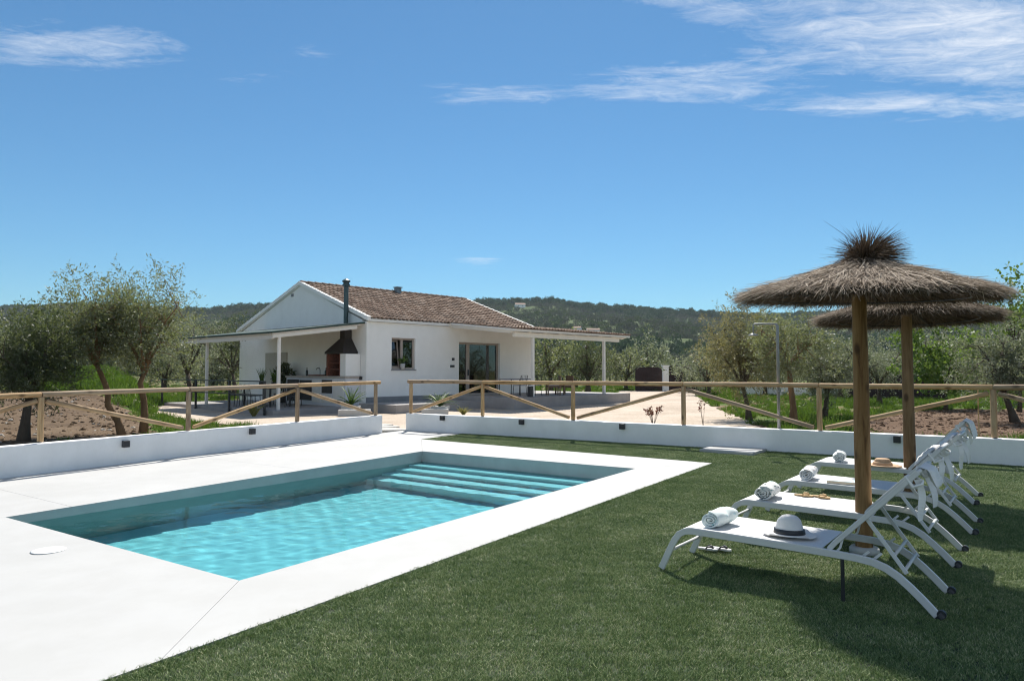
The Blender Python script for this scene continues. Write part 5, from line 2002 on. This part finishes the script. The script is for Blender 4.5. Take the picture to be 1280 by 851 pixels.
M['felt'] = pmat('white_straw_weave', (.72, .70, .68), .85, .06, 14, .4, 260, bdist=.002)
M['straw_hat'] = pmat('tan_straw_weave', (.50, .33, .20), .85, .2, 18, .5, 240, bdist=.002)
hat('fedora', 0, .90, .235, .15, M['felt'], .165, .092, .135, 'white fedora with black band on the lounger nearest the viewer', .03, M['black_metal'], .018)
hat('straw_hat', 3, .93, .10, .0, M['straw_hat'], .185, .09, .085, 'wide brimmed tan straw hat on the farthest lounger', 0, M['straw_hat'], .006)

# book
bk = empty('book')
bk.location = onl(2, .72, .16, .335)
bk.rotation_euler = (0, 0, LROT + .05)
tag(bk, 'thin book with pale blue cover lying on the third lounger', 'book')
M['paper'] = pmat('book_paper', (.66, .55, .40), .9, .1, 30, .3, 200)
b = MB().box((-.14, -.095, 0), (.14, .095, .004)).box((-.14, -.095, .028), (.14, .095, .032)).box((-.14, .091, .004), (.14, .095, .028))
b.build('cover', pmat('pale_blue_cover', (.50, .60, .62), .5, .12, 12, .05), bk, bevel=.002)
MB().box((-.135, -.09, .0045), (.135, .0905, .0275)).build('pages', M['paper'], bk)

# sandals and flip flops
def sandal(name, loc, rz, sole, strap, label, grp):
    o = empty(name, loc, rz)
    tag(o, label, 'footwear', grp)
    b = MB()
    out_ = []
    for k in range(28):
        a = 2 * math.pi * k / 28
        x = .085 * math.cos(a)
        w = .032 * (1 + .18 * math.cos(a) - .22 * math.exp(-((x + .02) / .05) ** 2))
        out_.append((x, w * math.sin(a)))
    b.prism(out_, 0, .016)
    b.build('sole', sole, o, bevel=.003)
    s = MB()
    for sy in (-1, 1):
        s.tube([(.05, 0, .014), (.035, sy * .014, .03), (.005, sy * .027, .03), (-.012, sy * .029, .011)], [.005, .0065, .0075, .006], 7)
    s.build('strap', strap, o, smooth=True)
M['tan_leather'] = pmat('tan_leather', (.50, .33, .15), .6, .2, 20, .1)
M['flip'] = pmat('flip_sole', (.55, .54, .55), .6, .1, 20, .1)
gA, gB = 'tan sandals on the second lounger', 'flip flops on the lawn'
p = onl(1, .60, .545, .334)
sandal('sandal', p, LROT + .1, M['tan_leather'], M['tan_leather'], 'tan sandal on the second lounger, the one nearer its towel', gA)
p = onl(1, .75, .56, .334)
sandal('sandal', p, LROT - .25, M['tan_leather'], M['tan_leather'], 'tan sandal on the second lounger, the one nearer the parasol pole', gA)
for dx, dy, rz, lab in ((.10, .70, .15, 'black strapped flip flop under the first lounger, the one nearer the front leg'), (.20, .76, -.1, 'black strapped flip flop under the first lounger, the one nearer the pole')):
    p = onl(0, dx, dy, 0)
    sandal('flip_flop', (p.x, p.y, gz(p.x, p.y) + .012), LROT + rz, M['flip'], M['black_metal'], lab, gB)

# head pillows tied to the backs
M['pillow'] = pmat('pillow_cloth', (.74, .73, .71), .9, .05, 7, .5, 40, bdist=.01)
M['pillow_print'] = towel_mat('printed_pillow', (.72, .72, .70), (.30, .34, .36), (.5, .46, .42), 50, .5)
def pillow(i, t0, side, label, mat, hang):
    o = empty('head_pillow')
    o.location = onl(i, BX1, 0, BZ1)
    o.rotation_euler = (0, 0, LROT)
    tag(o, label, 'pillow', 'pillows tied to the lounger backs')
    nu, nv = 16, 22
    vs, fs = [], []
    for sgn in (1, -1):
        for a in range(nu + 1):
            for c in range(nv + 1):
                u, v = a / nu * 2 - 1, c / nv * 2 - 1
                puff = ((1 - u ** 4) * (1 - v ** 4)) ** .6
                fold = .006 * math.sin(7 * v + 3 * u + i) + .004 * math.sin(13 * u - 5 * v)
                y = WD / 2 + v * ((.235 if i else .15) - .015 * (1 - u * u)) - (0 if i else .06)
                w_ = u * .10
                h_ = sgn * (.030 * puff + fold * puff * .7) + (.032 if not hang else 0)
                if hang:           # drops over the back of the head bar
                    x = .045 + .10 * (.5 + u * .5) ** 1.2 * .5 + h_ * .75
                    z = .02 - (u + 1) * (.10 if i else .062)
                    if u < -.7:
                        x -= .05 * (-.7 - u) / .3
                        z += .005
                    vs.append((x, y, z))
                else:
                    d = -(t0 + w_)
                    ux, uz = (BX1 - BX) / Lb_, (BZ1 - BZ_) / Lb_
                    vs.append((ux * d - uz * h_, y, uz * d + ux * h_))
    m_ = nv + 1
    tot = (nu + 1) * m_
    for a in range(nu):
        for c in range(nv):
            q = a * m_ + c
            fs.append((q, q + m_, q + m_ + 1, q + 1))
            fs.append((tot + q + 1, tot + q + m_ + 1, tot + q + m_, tot + q))
    MB().add(vs, fs).build('cushion', mat, o, smooth=True)
    # ribbon round the rail with loose ends
    rr2 = random.Random(i)
    for yy_ in (.05, WD - .05):
        b = MB()
        k = 12
        L_ = rr2.uniform(.20, .26)
        pts = []
        for q in range(k + 1):
            t_ = q / k
            pts.append(Vector((-.02 + .045 * t_ + .018 * math.sin(4 * t_ + yy_ * 9), yy_ + .02 * math.sin(5 * t_ + i), -.05 - L_ * t_)))
        vs, fs = [], []
        for q, p in enumerate(pts):
            w = .018 + .022 * (q / k)
            a = .5 + .9 * q / k
            e_ = Vector((math.cos(a), math.sin(a), 0)) * w
            n_ = Vector((-math.sin(a), math.cos(a), 0)) * .0015
            vs += [p - e_ - n_, p + e_ - n_, p + e_ + n_, p - e_ + n_]
        for q in range(k):
            for j in range(4):
                fs.append((q * 4 + j, q * 4 + (j + 1) % 4, q * 4 + 4 + (j + 1) % 4, q * 4 + 4 + j))
        fs += [(3, 2, 1, 0), tuple(4 * k + j for j in range(4))]
        b.add(vs, fs)
        b.tube([(-.075, yy_ - .02, -.03), (-.03, yy_ - .028, -.095), (.02, yy_ - .02, -.075), (.02, yy_ + .02, -.06), (-.04, yy_ + .028, -.03), (-.08, yy_ + .015, -.04)], [.009, .011, .010, .010, .009, .008], 6)
        b.build('ribbon', M['pillow'], o)
Lb_ = math.hypot(BX1 - BX, BZ1 - BZ_)
pillow(0, .12, 1, 'thin pale pillow tied to the back of the nearest lounger', M['pillow'], True)
pillow(1, .13, 1, 'plump white pillow tied to the back of the second lounger', M['pillow'], False)
pillow(2, .13, 1, 'white pillow tied to the back of the third lounger, mostly hidden', M['pillow'], False)
pillow(3, .13, 1, 'printed white pillow drooping behind the back of the farthest lounger', M['pillow_print'], True)
# ------------------------------------------------------------------ railing, garden furniture, pots, gate
GPN = (C0.x, C0.y, 0)
rail = empty('black_railing', GPN, HR)
tag(rail, 'black metal railing along the outer edge of the canopied terrace', 'railing')
ys_ = [.35, 3.05, 6.0, 9.45]
for y in ys_:
    MB().box((-4.16, y - .035, -.1), (-4.09, y + .035, 1.20)).build('post', M['black_metal'], rail)
for z in (1.19, .70):
    MB().box((-4.145, ys_[0], z - .022), (-4.105, ys_[-1] + .3, z + .022)).build('rail', M['black_metal'], rail)
MB().box((-4.30, .20, .28), (-4.07, .5, .36)).build('gate_latch', M['black_metal'], rail)

def dup_at(o, loc, rz, label, group=None):
    c = copy_tree(o)
    c.location = loc
    c.rotation_euler = (0, 0, rz)
    tag(c, label, None, group)
    return c

# dining table and chairs beneath the canopy
M['table_wood'] = pmat('dark_table_wood', (.055, .04, .03), .6, .3, 5, .2, stretch=(1, 6, 1))
t_ = empty('dining_table', H(-2.45, -3.3, .161), HR)
tag(t_, 'dark dining table with metal legs beneath the white canopy', 'table')
MB().box((-.5, -1.15, .70), (.5, 1.15, .75)).build('tabletop', M['table_wood'], t_, bevel=.006)
for sx in (-.42, .42):
    for sy in (-1.05, 1.05):
        MB().box((sx - .03, sy - .03, 0), (sx + .03, sy + .03, .699)).build('leg', M['black_metal'], t_)
def metal_chair(name, loc, rz, label, group, seat_mat, h=.45):
    o = empty(name, loc, rz)
    tag(o, label, 'chair', group)
    MB().cbox((0, 0, h), (.44, .44, .035)).build('seat', seat_mat, o, bevel=.01)
    b = MB()
    for k in range(5):
        y = -.18 + .09 * k
        b.tube([(-.205, y, h + .02), (-.255, y, h + .42)], .008, 6)
    b.tube([(-.20, -.21, h), (-.262, -.21, h + .43), (-.262, .21, h + .43), (-.20, .21, h)], .013, 8)
    b.build('backrest', M['black_metal'], o)
    for sx in (-.19, .19):
        for sy in (-.19, .19):
            MB().tube([(sx, sy, h - .017), (sx * 1.16, sy * 1.12, 0)], .013, 8).build('leg', M['black_metal'], o)
    return o
ch = metal_chair('metal_chair', H(-3.35, -2.7, .161), HR, 'black metal chair on the outer long side of the dining table, near end', 'chairs round the dining table', M['black_metal'])
for u, s, rz, lab in ((-3.35, 3.35, 0, 'black metal chair on the outer long side of the dining table, middle'), (-3.35, 4.0, 0, 'black metal chair on the outer long side of the dining table, far end'),
                      (-1.55, 2.75, math.pi, 'black metal chair on the inner long side of the dining table, near end'), (-1.55, 3.8, math.pi, 'black metal chair on the inner long side of the dining table, far end'),
                      (-2.45, 1.72, math.pi / 2, 'black metal chair at the near short end of the dining table')):
    dup_at(ch, H(u, -s, .161), HR + rz, lab)

# spiky and grassy plants
M['palm'] = island_mat('cycad_leaves', [(0, (.03, .07, .012)), (.5, (.07, .14, .02)), (1, (.15, .23, .04))], .45, .25, (.2, .32, .03), .4)
M['yellow_leaf'] = island_mat('yellowish_leaves', [(0, (.13, .13, .03)), (.5, (.24, .23, .06)), (1, (.36, .33, .12))], .6, .3, None, .2)
M['red_leaf'] = island_mat('red_leaves', [(0, (.08, .03, .02)), (.5, (.19, .075, .05)), (.8, (.26, .13, .08)), (1, (.12, .13, .05))], .5, .25, None, .3)
M['pot_white'] = pmat('white_pot', (.46, .45, .43), .7, .05, 6, .1)
M['pot_dark'] = pmat('dark_pot', (.05, .045, .04), .7, .1, 6, .1)
def fronds(seed, n, L, arch, leafl, leafw, up0=.5, up1=1.3):
    r_ = np.random.default_rng(seed)
    qs = []
    stems = MB()
    for i in range(n):
        a = 2 * math.pi * i / n * 2.4 + r_.uniform(-.2, .2)
        el = r_.uniform(up0, up1)
        ln_ = L * r_.uniform(.75, 1.1)
        p = np.zeros(3)
        d = np.array([math.cos(a) * math.cos(el), math.sin(a) * math.cos(el), math.sin(el)])
        pts = [p.copy()]
        for k in range(9):
            p = p + d * ln_ / 9
            d = d + np.array([0, 0, -arch / 9])
            d /= np.linalg.norm(d)
            pts.append(p.copy())
            sd = np.cross(d, [0, 0, 1.0])
            sd /= np.linalg.norm(sd) + 1e-6
            for sgn in (-1, 1):
                for q in (0, .5):
                    c = p - d * ln_ / 9 * q
                    dd = unit(d * .7 + sd * sgn + np.array([0, 0, .15]))
                    w = unit(np.cross(dd, [0, 0, 1.0])) * leafw
                    t2 = c + dd * leafl * (1 - .06 * k)
                    qs.append([c, c + dd * leafl * .5 + w, t2, c + dd * leafl * .5 - w])
        stems.tube(pts, [.006] * 9 + [.002], 4, False)
    return stems, np.array(qs)
def blades_plant(seed, n, L, spread, w):
    r_ = np.random.default_rng(seed)
    qs = []
    for i in range(n):
        a = r_.uniform(0, 6.28)
        c = np.array([math.cos(a), math.sin(a), 0]) * .05 * r_.random()
        d = unit(np.array([math.cos(a) * spread * r_.random(), math.sin(a) * spread * r_.random(), 1.0]))
        ln_ = L * r_.uniform(.5, 1.1)
        sd = unit(np.cross(d, r_.normal(size=3))) * w
        m_ = c + d * ln_ * .55
        t2 = m_ + (d + np.array([math.cos(a), math.sin(a), -.3]) * spread * .5) * ln_ * .45
        qs.append([c - sd, c + sd, m_ + sd * .8, m_ - sd * .8])
        qs.append([m_ - sd * .8, m_ + sd * .8, t2 + sd * .1, t2 - sd * .1])
    return np.array(qs)
def potted(name, loc, label, leafmesh, leafmat, potprof, potmat, z0, group=None, stems=None, cat='plant'):
    o = empty(name, loc)
    tag(o, label, cat, group)
    if potprof:
        b = MB().lathe(potprof, 20)
        b.build('pot', potmat, o, smooth=True)
    q = leafmesh + np.array([0, 0, z0])
    link('foliage', quads_mesh('foliage', q), leafmat, o)
    if stems:
        s = stems.build('stems', leafmat, o)
        s.location = (0, 0, z0)
    return o
def pot(r0, r1, h):
    return [(r0, 0), (r1, h), (r1 * .9, h), (r1 * .86, h - .05), (0, h - .05)]
s, q = fronds(1, 34, .70, 1.2, .12, .011)
a = atz_ = H(1.35, 3.05, -.03)
potted('cycad_plant', (-2.62, 25.6, -.03), 'spiky green cycad in a pale pot behind the back wall by the gap', q, M['palm'], pot(.30, .36, .32), M['pot_white'], .30, 'spiky cycads', s)
s, q = fronds(2, 32, .72, 1.0, .12, .011, .6, 1.4)
potted('cycad_plant', (-5.85, 25.6, -.03), 'spiky green cycad in a pale pot at the near corner of the house', q, M['palm'], pot(.30, .36, .34), M['pot_white'], .32, 'spiky cycads', s)
# low pale blocks beside the pots
for x, y, w, lab in ((-2.75, 25.2, .95, 'low pale concrete block beside the cycad behind the back wall'), (-5.55, 24.9, 1.1, 'low pale concrete block beside the cycad at the house corner')):
    o = MB().cbox((0, 0, .12), (w, .4, .24)).build('concrete_block', M['pot_white'], None, bevel=.015)
    o.location = (x, y, -.03)
    o.rotation_euler = (0, 0, .12)
    tag(o, lab, 'block', 'pale blocks by the yard')
for u, s_, lab in ((-2.35, 3.9, 'tall grassy plant in a dark pot on the dining table, far end'), (-2.35, 2.9, 'tall grassy plant in a dark pot on the dining table, near end')):
    potted('potted_grass', H(u, -s_, .912), lab, blades_plant(int(s_ * 10), 60, .62, .35, .011), M['palm'], pot(.09, .12, .2), M['pot_dark'], .17, 'grassy plants on the table')
# big dark plant by the wall
r_ = np.random.default_rng(55)
c = unit(r_.normal(size=(620, 3))) * (r_.random(620) ** .4)[:, None] * np.array([.42, .42, .55]) + np.array([0, 0, 1.15])
q = leaf_quads(c, (c - np.array([0, 0, .8])) + r_.normal(0, .35, (620, 3)), .2, .06, r_)
tr_ = MB().tube([(0, 0, .4), (0, 0, .9)], .03, 7)
o = potted('potted_shrub', H(-.55, -5.35, .161), 'large dark leafy shrub in a pot against the gable wall', q, M['olive_dark'], pot(.2, .27, .45), M['pot_dark'], 0)
tr_.build('stem', M['bark'], o)
# window plant
q = leaf_quads(np.random.default_rng(3).normal(0, .055, (90, 3)) + np.array([0, 0, .33]), np.random.default_rng(4).normal(0, 1, (90, 3)) + np.array([0, 0, .6]), .14, .05, np.random.default_rng(6))
potted('window_plant', H(1.80, .025, wz0 - .002), 'small green plant in a white pot on the window sill', q, M['spring'], pot(.085, .115, .24), M['pot_white'], 0)
# yellow shrub by the railing, dry tuft on the yard
q = blades_plant(91, 110, .5, .75, .012)
potted('yellow_grass', (-8.95, 24.5, 0), 'yellowish grassy clump at the foot of the black railing', q, M['yellow_leaf'], None, None, 0, 'yellowed clumps')
q = blades_plant(92, 90, .32, 1.1, .012)
potted('yellow_grass', (-1.75, 25.4, 0), 'flat dry yellow clump on the gravel before the porch terrace', q, M['yellow_leaf'], None, None, 0, 'yellowed clumps')
# red saplings at the edge of the yard
def sapling(name, loc, label, mat, n, H_, w, seed, ll=.075):
    r_ = np.random.default_rng(seed)
    o = empty(name, loc)
    tag(o, label, 'shrub', 'young shrubs at the yard edge')
    b = MB()
    cs, ds = [], []
    for i in range(n):
        a = r_.uniform(0, 6.28)
        tip = np.array([math.cos(a) * w * r_.uniform(.3, 1), math.sin(a) * w * r_.uniform(.3, 1), H_ * r_.uniform(.65, 1.05)])
        mid = tip * .5 + np.array([0, 0, .06])
        b.tube([(0, 0, -.03), tuple(mid), tuple(tip)], [.007, .005, .002], 5, False)
        for k in range(11):
            t_ = .35 + .65 * r_.random()
            cs.append(mid * (1 - t_) * 2 * .5 + tip * t_ + r_.normal(0, .012, 3))
            ds.append(np.array([r_.normal(), r_.normal(), r_.normal() + .4]))
    b.build('stems', M['bark'], o)
    link('foliage', quads_mesh('foliage', leaf_quads(np.array(cs), np.array(ds), ll, ll * .45, r_)), mat, o)
x, y, z = gp(816, 20.5)
sapling('red_shrub', (x, y, z), 'small red leaved shrub on the pale yard behind the back wall', M['red_leaf'], 12, .62, .32, 7, .10)
x, y, z = gp(878, 20.5)
sapling('sparse_shrub', (x, y, z), 'thin sparse shrub with few dark leaves at the yard edge', M['red_leaf'], 4, .75, .22, 8)

# flagstones in the gap between the walls
M['flag'] = pmat('flagstone', (.48, .46, .42), .85, .12, 4, .3, 30)
rr2 = random.Random(12)
gapc = (LB + RA) / 2
gd = Vector((-.28, .96)).normalized()
gn = Vector((gd.y, -gd.x))
k = 0
FLAB = ['first pale flagstone in the gap between the walls, nearest the deck', 'second pale flagstone from the deck in the gap between the walls', 'third pale flagstone from the deck beyond the gap',
        'fourth pale flagstone from the deck beyond the gap', 'fifth pale flagstone from the deck, farthest along the path']
for i in range(5):
    c = gapc + gd * (.42 + i * .68) + gn * rr2.uniform(-.06, .06)
    poly = []
    for j in range(9):
        a = 2 * math.pi * j / 9
        q = gn * (math.cos(a) * .42 * rr2.uniform(.85, 1.1)) + gd * (math.sin(a) * .28 * rr2.uniform(.85, 1.1))
        poly.append((c.x + q.x, c.y + q.y))
    zt_ = float(terrain(c.x, c.y)) + .035
    zt_ = max(zt_, gz(c.x, c.y) - .05 * (i > 0)) if i < 1 else zt_ + .03
    # outline must run counter-clockwise
    ar = sum(poly[j][0] * poly[(j + 1) % 9][1] - poly[(j + 1) % 9][0] * poly[j][1] for j in range(9))
    if ar < 0:
        poly = poly[::-1]
    o = MB().prism(poly, zt_ - .08, zt_ + .022).build('flagstone', M['flag'], None, bevel=.01)
    tag(o, FLAB[i], 'paving stone', 'flagstones through the gap')

# porch furniture
M['teak'] = pmat('brown_teak', (.16, .10, .06), .65, .25, 5, .2, stretch=(1, 6, 1))
M['cushion'] = pmat('grey_cushion', (.34, .33, .35), .9, .06, 8, .2)
t_ = empty('garden_table', H(6.9, 1.75, .481), HR)
tag(t_, 'grey topped low table in front of the glass door', 'table')
MB().box((-.75, -.42, .69), (.75, .42, .73)).build('tabletop', M['cushion'], t_, bevel=.006)
for sx in (-.66, .66):
    for sy in (-.35, .35):
        MB().tube([(sx, sy, .689), (sx * 1.05, sy * 1.05, 0)], .018, 8).build('leg', M['black_metal'], t_)
c1 = metal_chair('wire_chair', H(6.3, 2.55, .481), HR + math.pi / 2, 'dark wire chair left in front of the grey topped table', 'dark wire chairs on the porch', M['cushion'])
dup_at(c1, H(7.3, 2.55, .481), HR + math.pi / 2, 'dark wire chair nearer the porch post before the grey topped table')
def armchair(loc, rz, label):
    o = empty('wooden_armchair', loc, rz)
    tag(o, label, 'armchair', 'wooden armchairs on the porch')
    MB().cbox((0, 0, .38), (.58, .54, .07)).build('seat', M['teak'], o, bevel=.012)
    MB().cbox((.0, 0, .455), (.52, .50, .075)).build('cushion', M['cushion'], o, bevel=.02)
    MB().box((-.33, -.27, .30), (-.27, .27, .86)).build('backrest', M['teak'], o, bevel=.012)
    for sy in (-.31, .31):
        MB().cbox((0, sy, .60), (.62, .06, .04)).build('armrest', M['teak'], o, bevel=.008)
        for sx in (-.26, .27):
            MB().cbox((sx, sy, .29), (.055, .055, .578)).build('leg', M['teak'], o)
    return o
a1 = armchair(H(7.75, 3.25, .481), HR + 2.4, 'brown wooden armchair just right of the near porch post')
dup_at(a1, H(8.75, 3.1, .481), HR + 2.9, 'brown wooden armchair farther along the porch edge')
o = MB().cbox((0, 0, .22), (.18, .18, .44)).build('lantern_box', M['black_metal'], None, bevel=.01)
o.location = H(5.5, 3.85, .481)
o.rotation_euler = (0, 0, HR)
tag(o, 'black upright box standing beside the near porch post', 'box')

# gate and screens at the end of the yard
M['screen'] = pmat('brown_screen', (.030, .017, .016), .85, .3, 3, .3, 40, stretch=(8, 8, 1))
def at_px(px_, y):
    return Vector(((px_ - 640) / 880 * y, y, 0))
def screen(name, p0, p1, h, th, label, round_=0, group=None):
    d = (p1 - p0)
    L = d.length
    o = empty(name, (p0.x, p0.y, float(terrain(p0.x, p0.y))), math.atan2(d.y, d.x))
    tag(o, label, 'screen', group)
    pr_ = [(0, 0), (L, 0), (L, h - round_)]
    if round_:
        pr_ += [(L - round_ * (1 - math.cos(a)), h - round_ + round_ * math.sin(a)) for a in np.linspace(.3, 1.57, 5)]
        pr_ += [(round_ * (1 - math.cos(a)), h - round_ + round_ * math.sin(a)) for a in np.linspace(1.57, .0, 6)]
    else:
        pr_ += [(0, h)]
    k = len(pr_)
    b = MB().add([(x, -th / 2, z) for x, z in pr_] + [(x, th / 2, z) for x, z in pr_], [tuple(range(k)), tuple(range(2 * k - 1, k - 1, -1))] + [(i, k + i, k + (i + 1) % k, (i + 1) % k) for i in range(k)])
    b.build('panel', M['screen'], o)
    for x in np.linspace(.1, L - .1, max(2, int(L / 1.6) + 1)):
        MB().box((x - .04, th / 2 + .003, -.2), (x + .04, th / 2 + .08, h - .1)).build('post', M['black_metal'], o)
    return o
screen('gate_screen', at_px(794, 54), at_px(828, 54.3), 1.85, .12, 'dark brown screen with rounded corners left of the white gate pillar', .45, 'dark brown screens')
screen('gate_screen', at_px(836, 53.8), at_px(882, 52.5), 2.0, .12, 'dark brown screen right of the white gate pillar', 0, 'dark brown screens')
screen('gate_screen', at_px(1058, 40), at_px(1182, 37), 1.35, .1, 'long dark brown screen seen between the two parasol poles', 0, 'dark brown screens')
p = at_px(831.5, 53.4)
o = empty('gate_pillar', (p.x, p.y, float(terrain(p.x, p.y))))
tag(o, 'white gate pillar between two dark brown screens', 'pillar')
MB().cbox((0, 0, .95), (.42, .42, 1.9)).build('shaft', M['plaster'], o)
MB().cbox((0, 0, 1.955), (.52, .52, .10)).build('cap', M['plaster'], o)
p0, p1 = at_px(925, 47), at_px(1052, 44)
d = p1 - p0
o = MB().box((0, -.1, -.3), (d.length, .1, .72)).build('garden_wall', M['plaster'], None, bevel=.01)
o.location = (p0.x, p0.y, float(terrain(p0.x, p0.y)))
o.rotation_euler = (0, 0, math.atan2(d.y, d.x))
tag(o, 'low white garden wall glimpsed between the olive trees right of the shower', 'wall')
# green stake in the meadow on the left
p = at_px(94, 31)
o = MB().tube([(0, 0, -.2), (0, 0, 1.65)], .035, 8).tube([(0, 0, 1.65), (0, 0, 1.68)], [.035, .012], 8).build('fence_stake', pmat('green_stake', (.03, .06, .05), .6, .1, 8, .05), None)
o.location = (p.x, p.y, float(terrain(p.x, p.y)))
tag(o, 'thin dark green stake standing in the meadow behind the left fence', 'stake')
p = at_px(1221, 14.2)
o = MB().tube([(0, 0, -.2), (0, 0, 1.35)], .012, 8).build('plant_stake', M['fence_wood'], None)
o.location = (p.x, p.y, float(terrain(p.x, p.y)))
tag(o, 'thin wooden stake behind the back fence near the right edge', 'stake')
# ------------------------------------------------------------------ air
m, nt, out = new_mat('haze_air')
pv = nd(nt, 'ShaderNodeVolumePrincipled')
pv.inputs['Color'].default_value = (.72, .83, .95, 1)
pv.inputs['Density'].default_value = .00013
pv.inputs['Anisotropy'].default_value = .0
ln(nt, pv.outputs[0], out.inputs['Volume'])
hz = MB().box((-1560, -64, -8), (1560, 1760, 175)).build('haze', m, None)
tag(hz, kind='stuff')
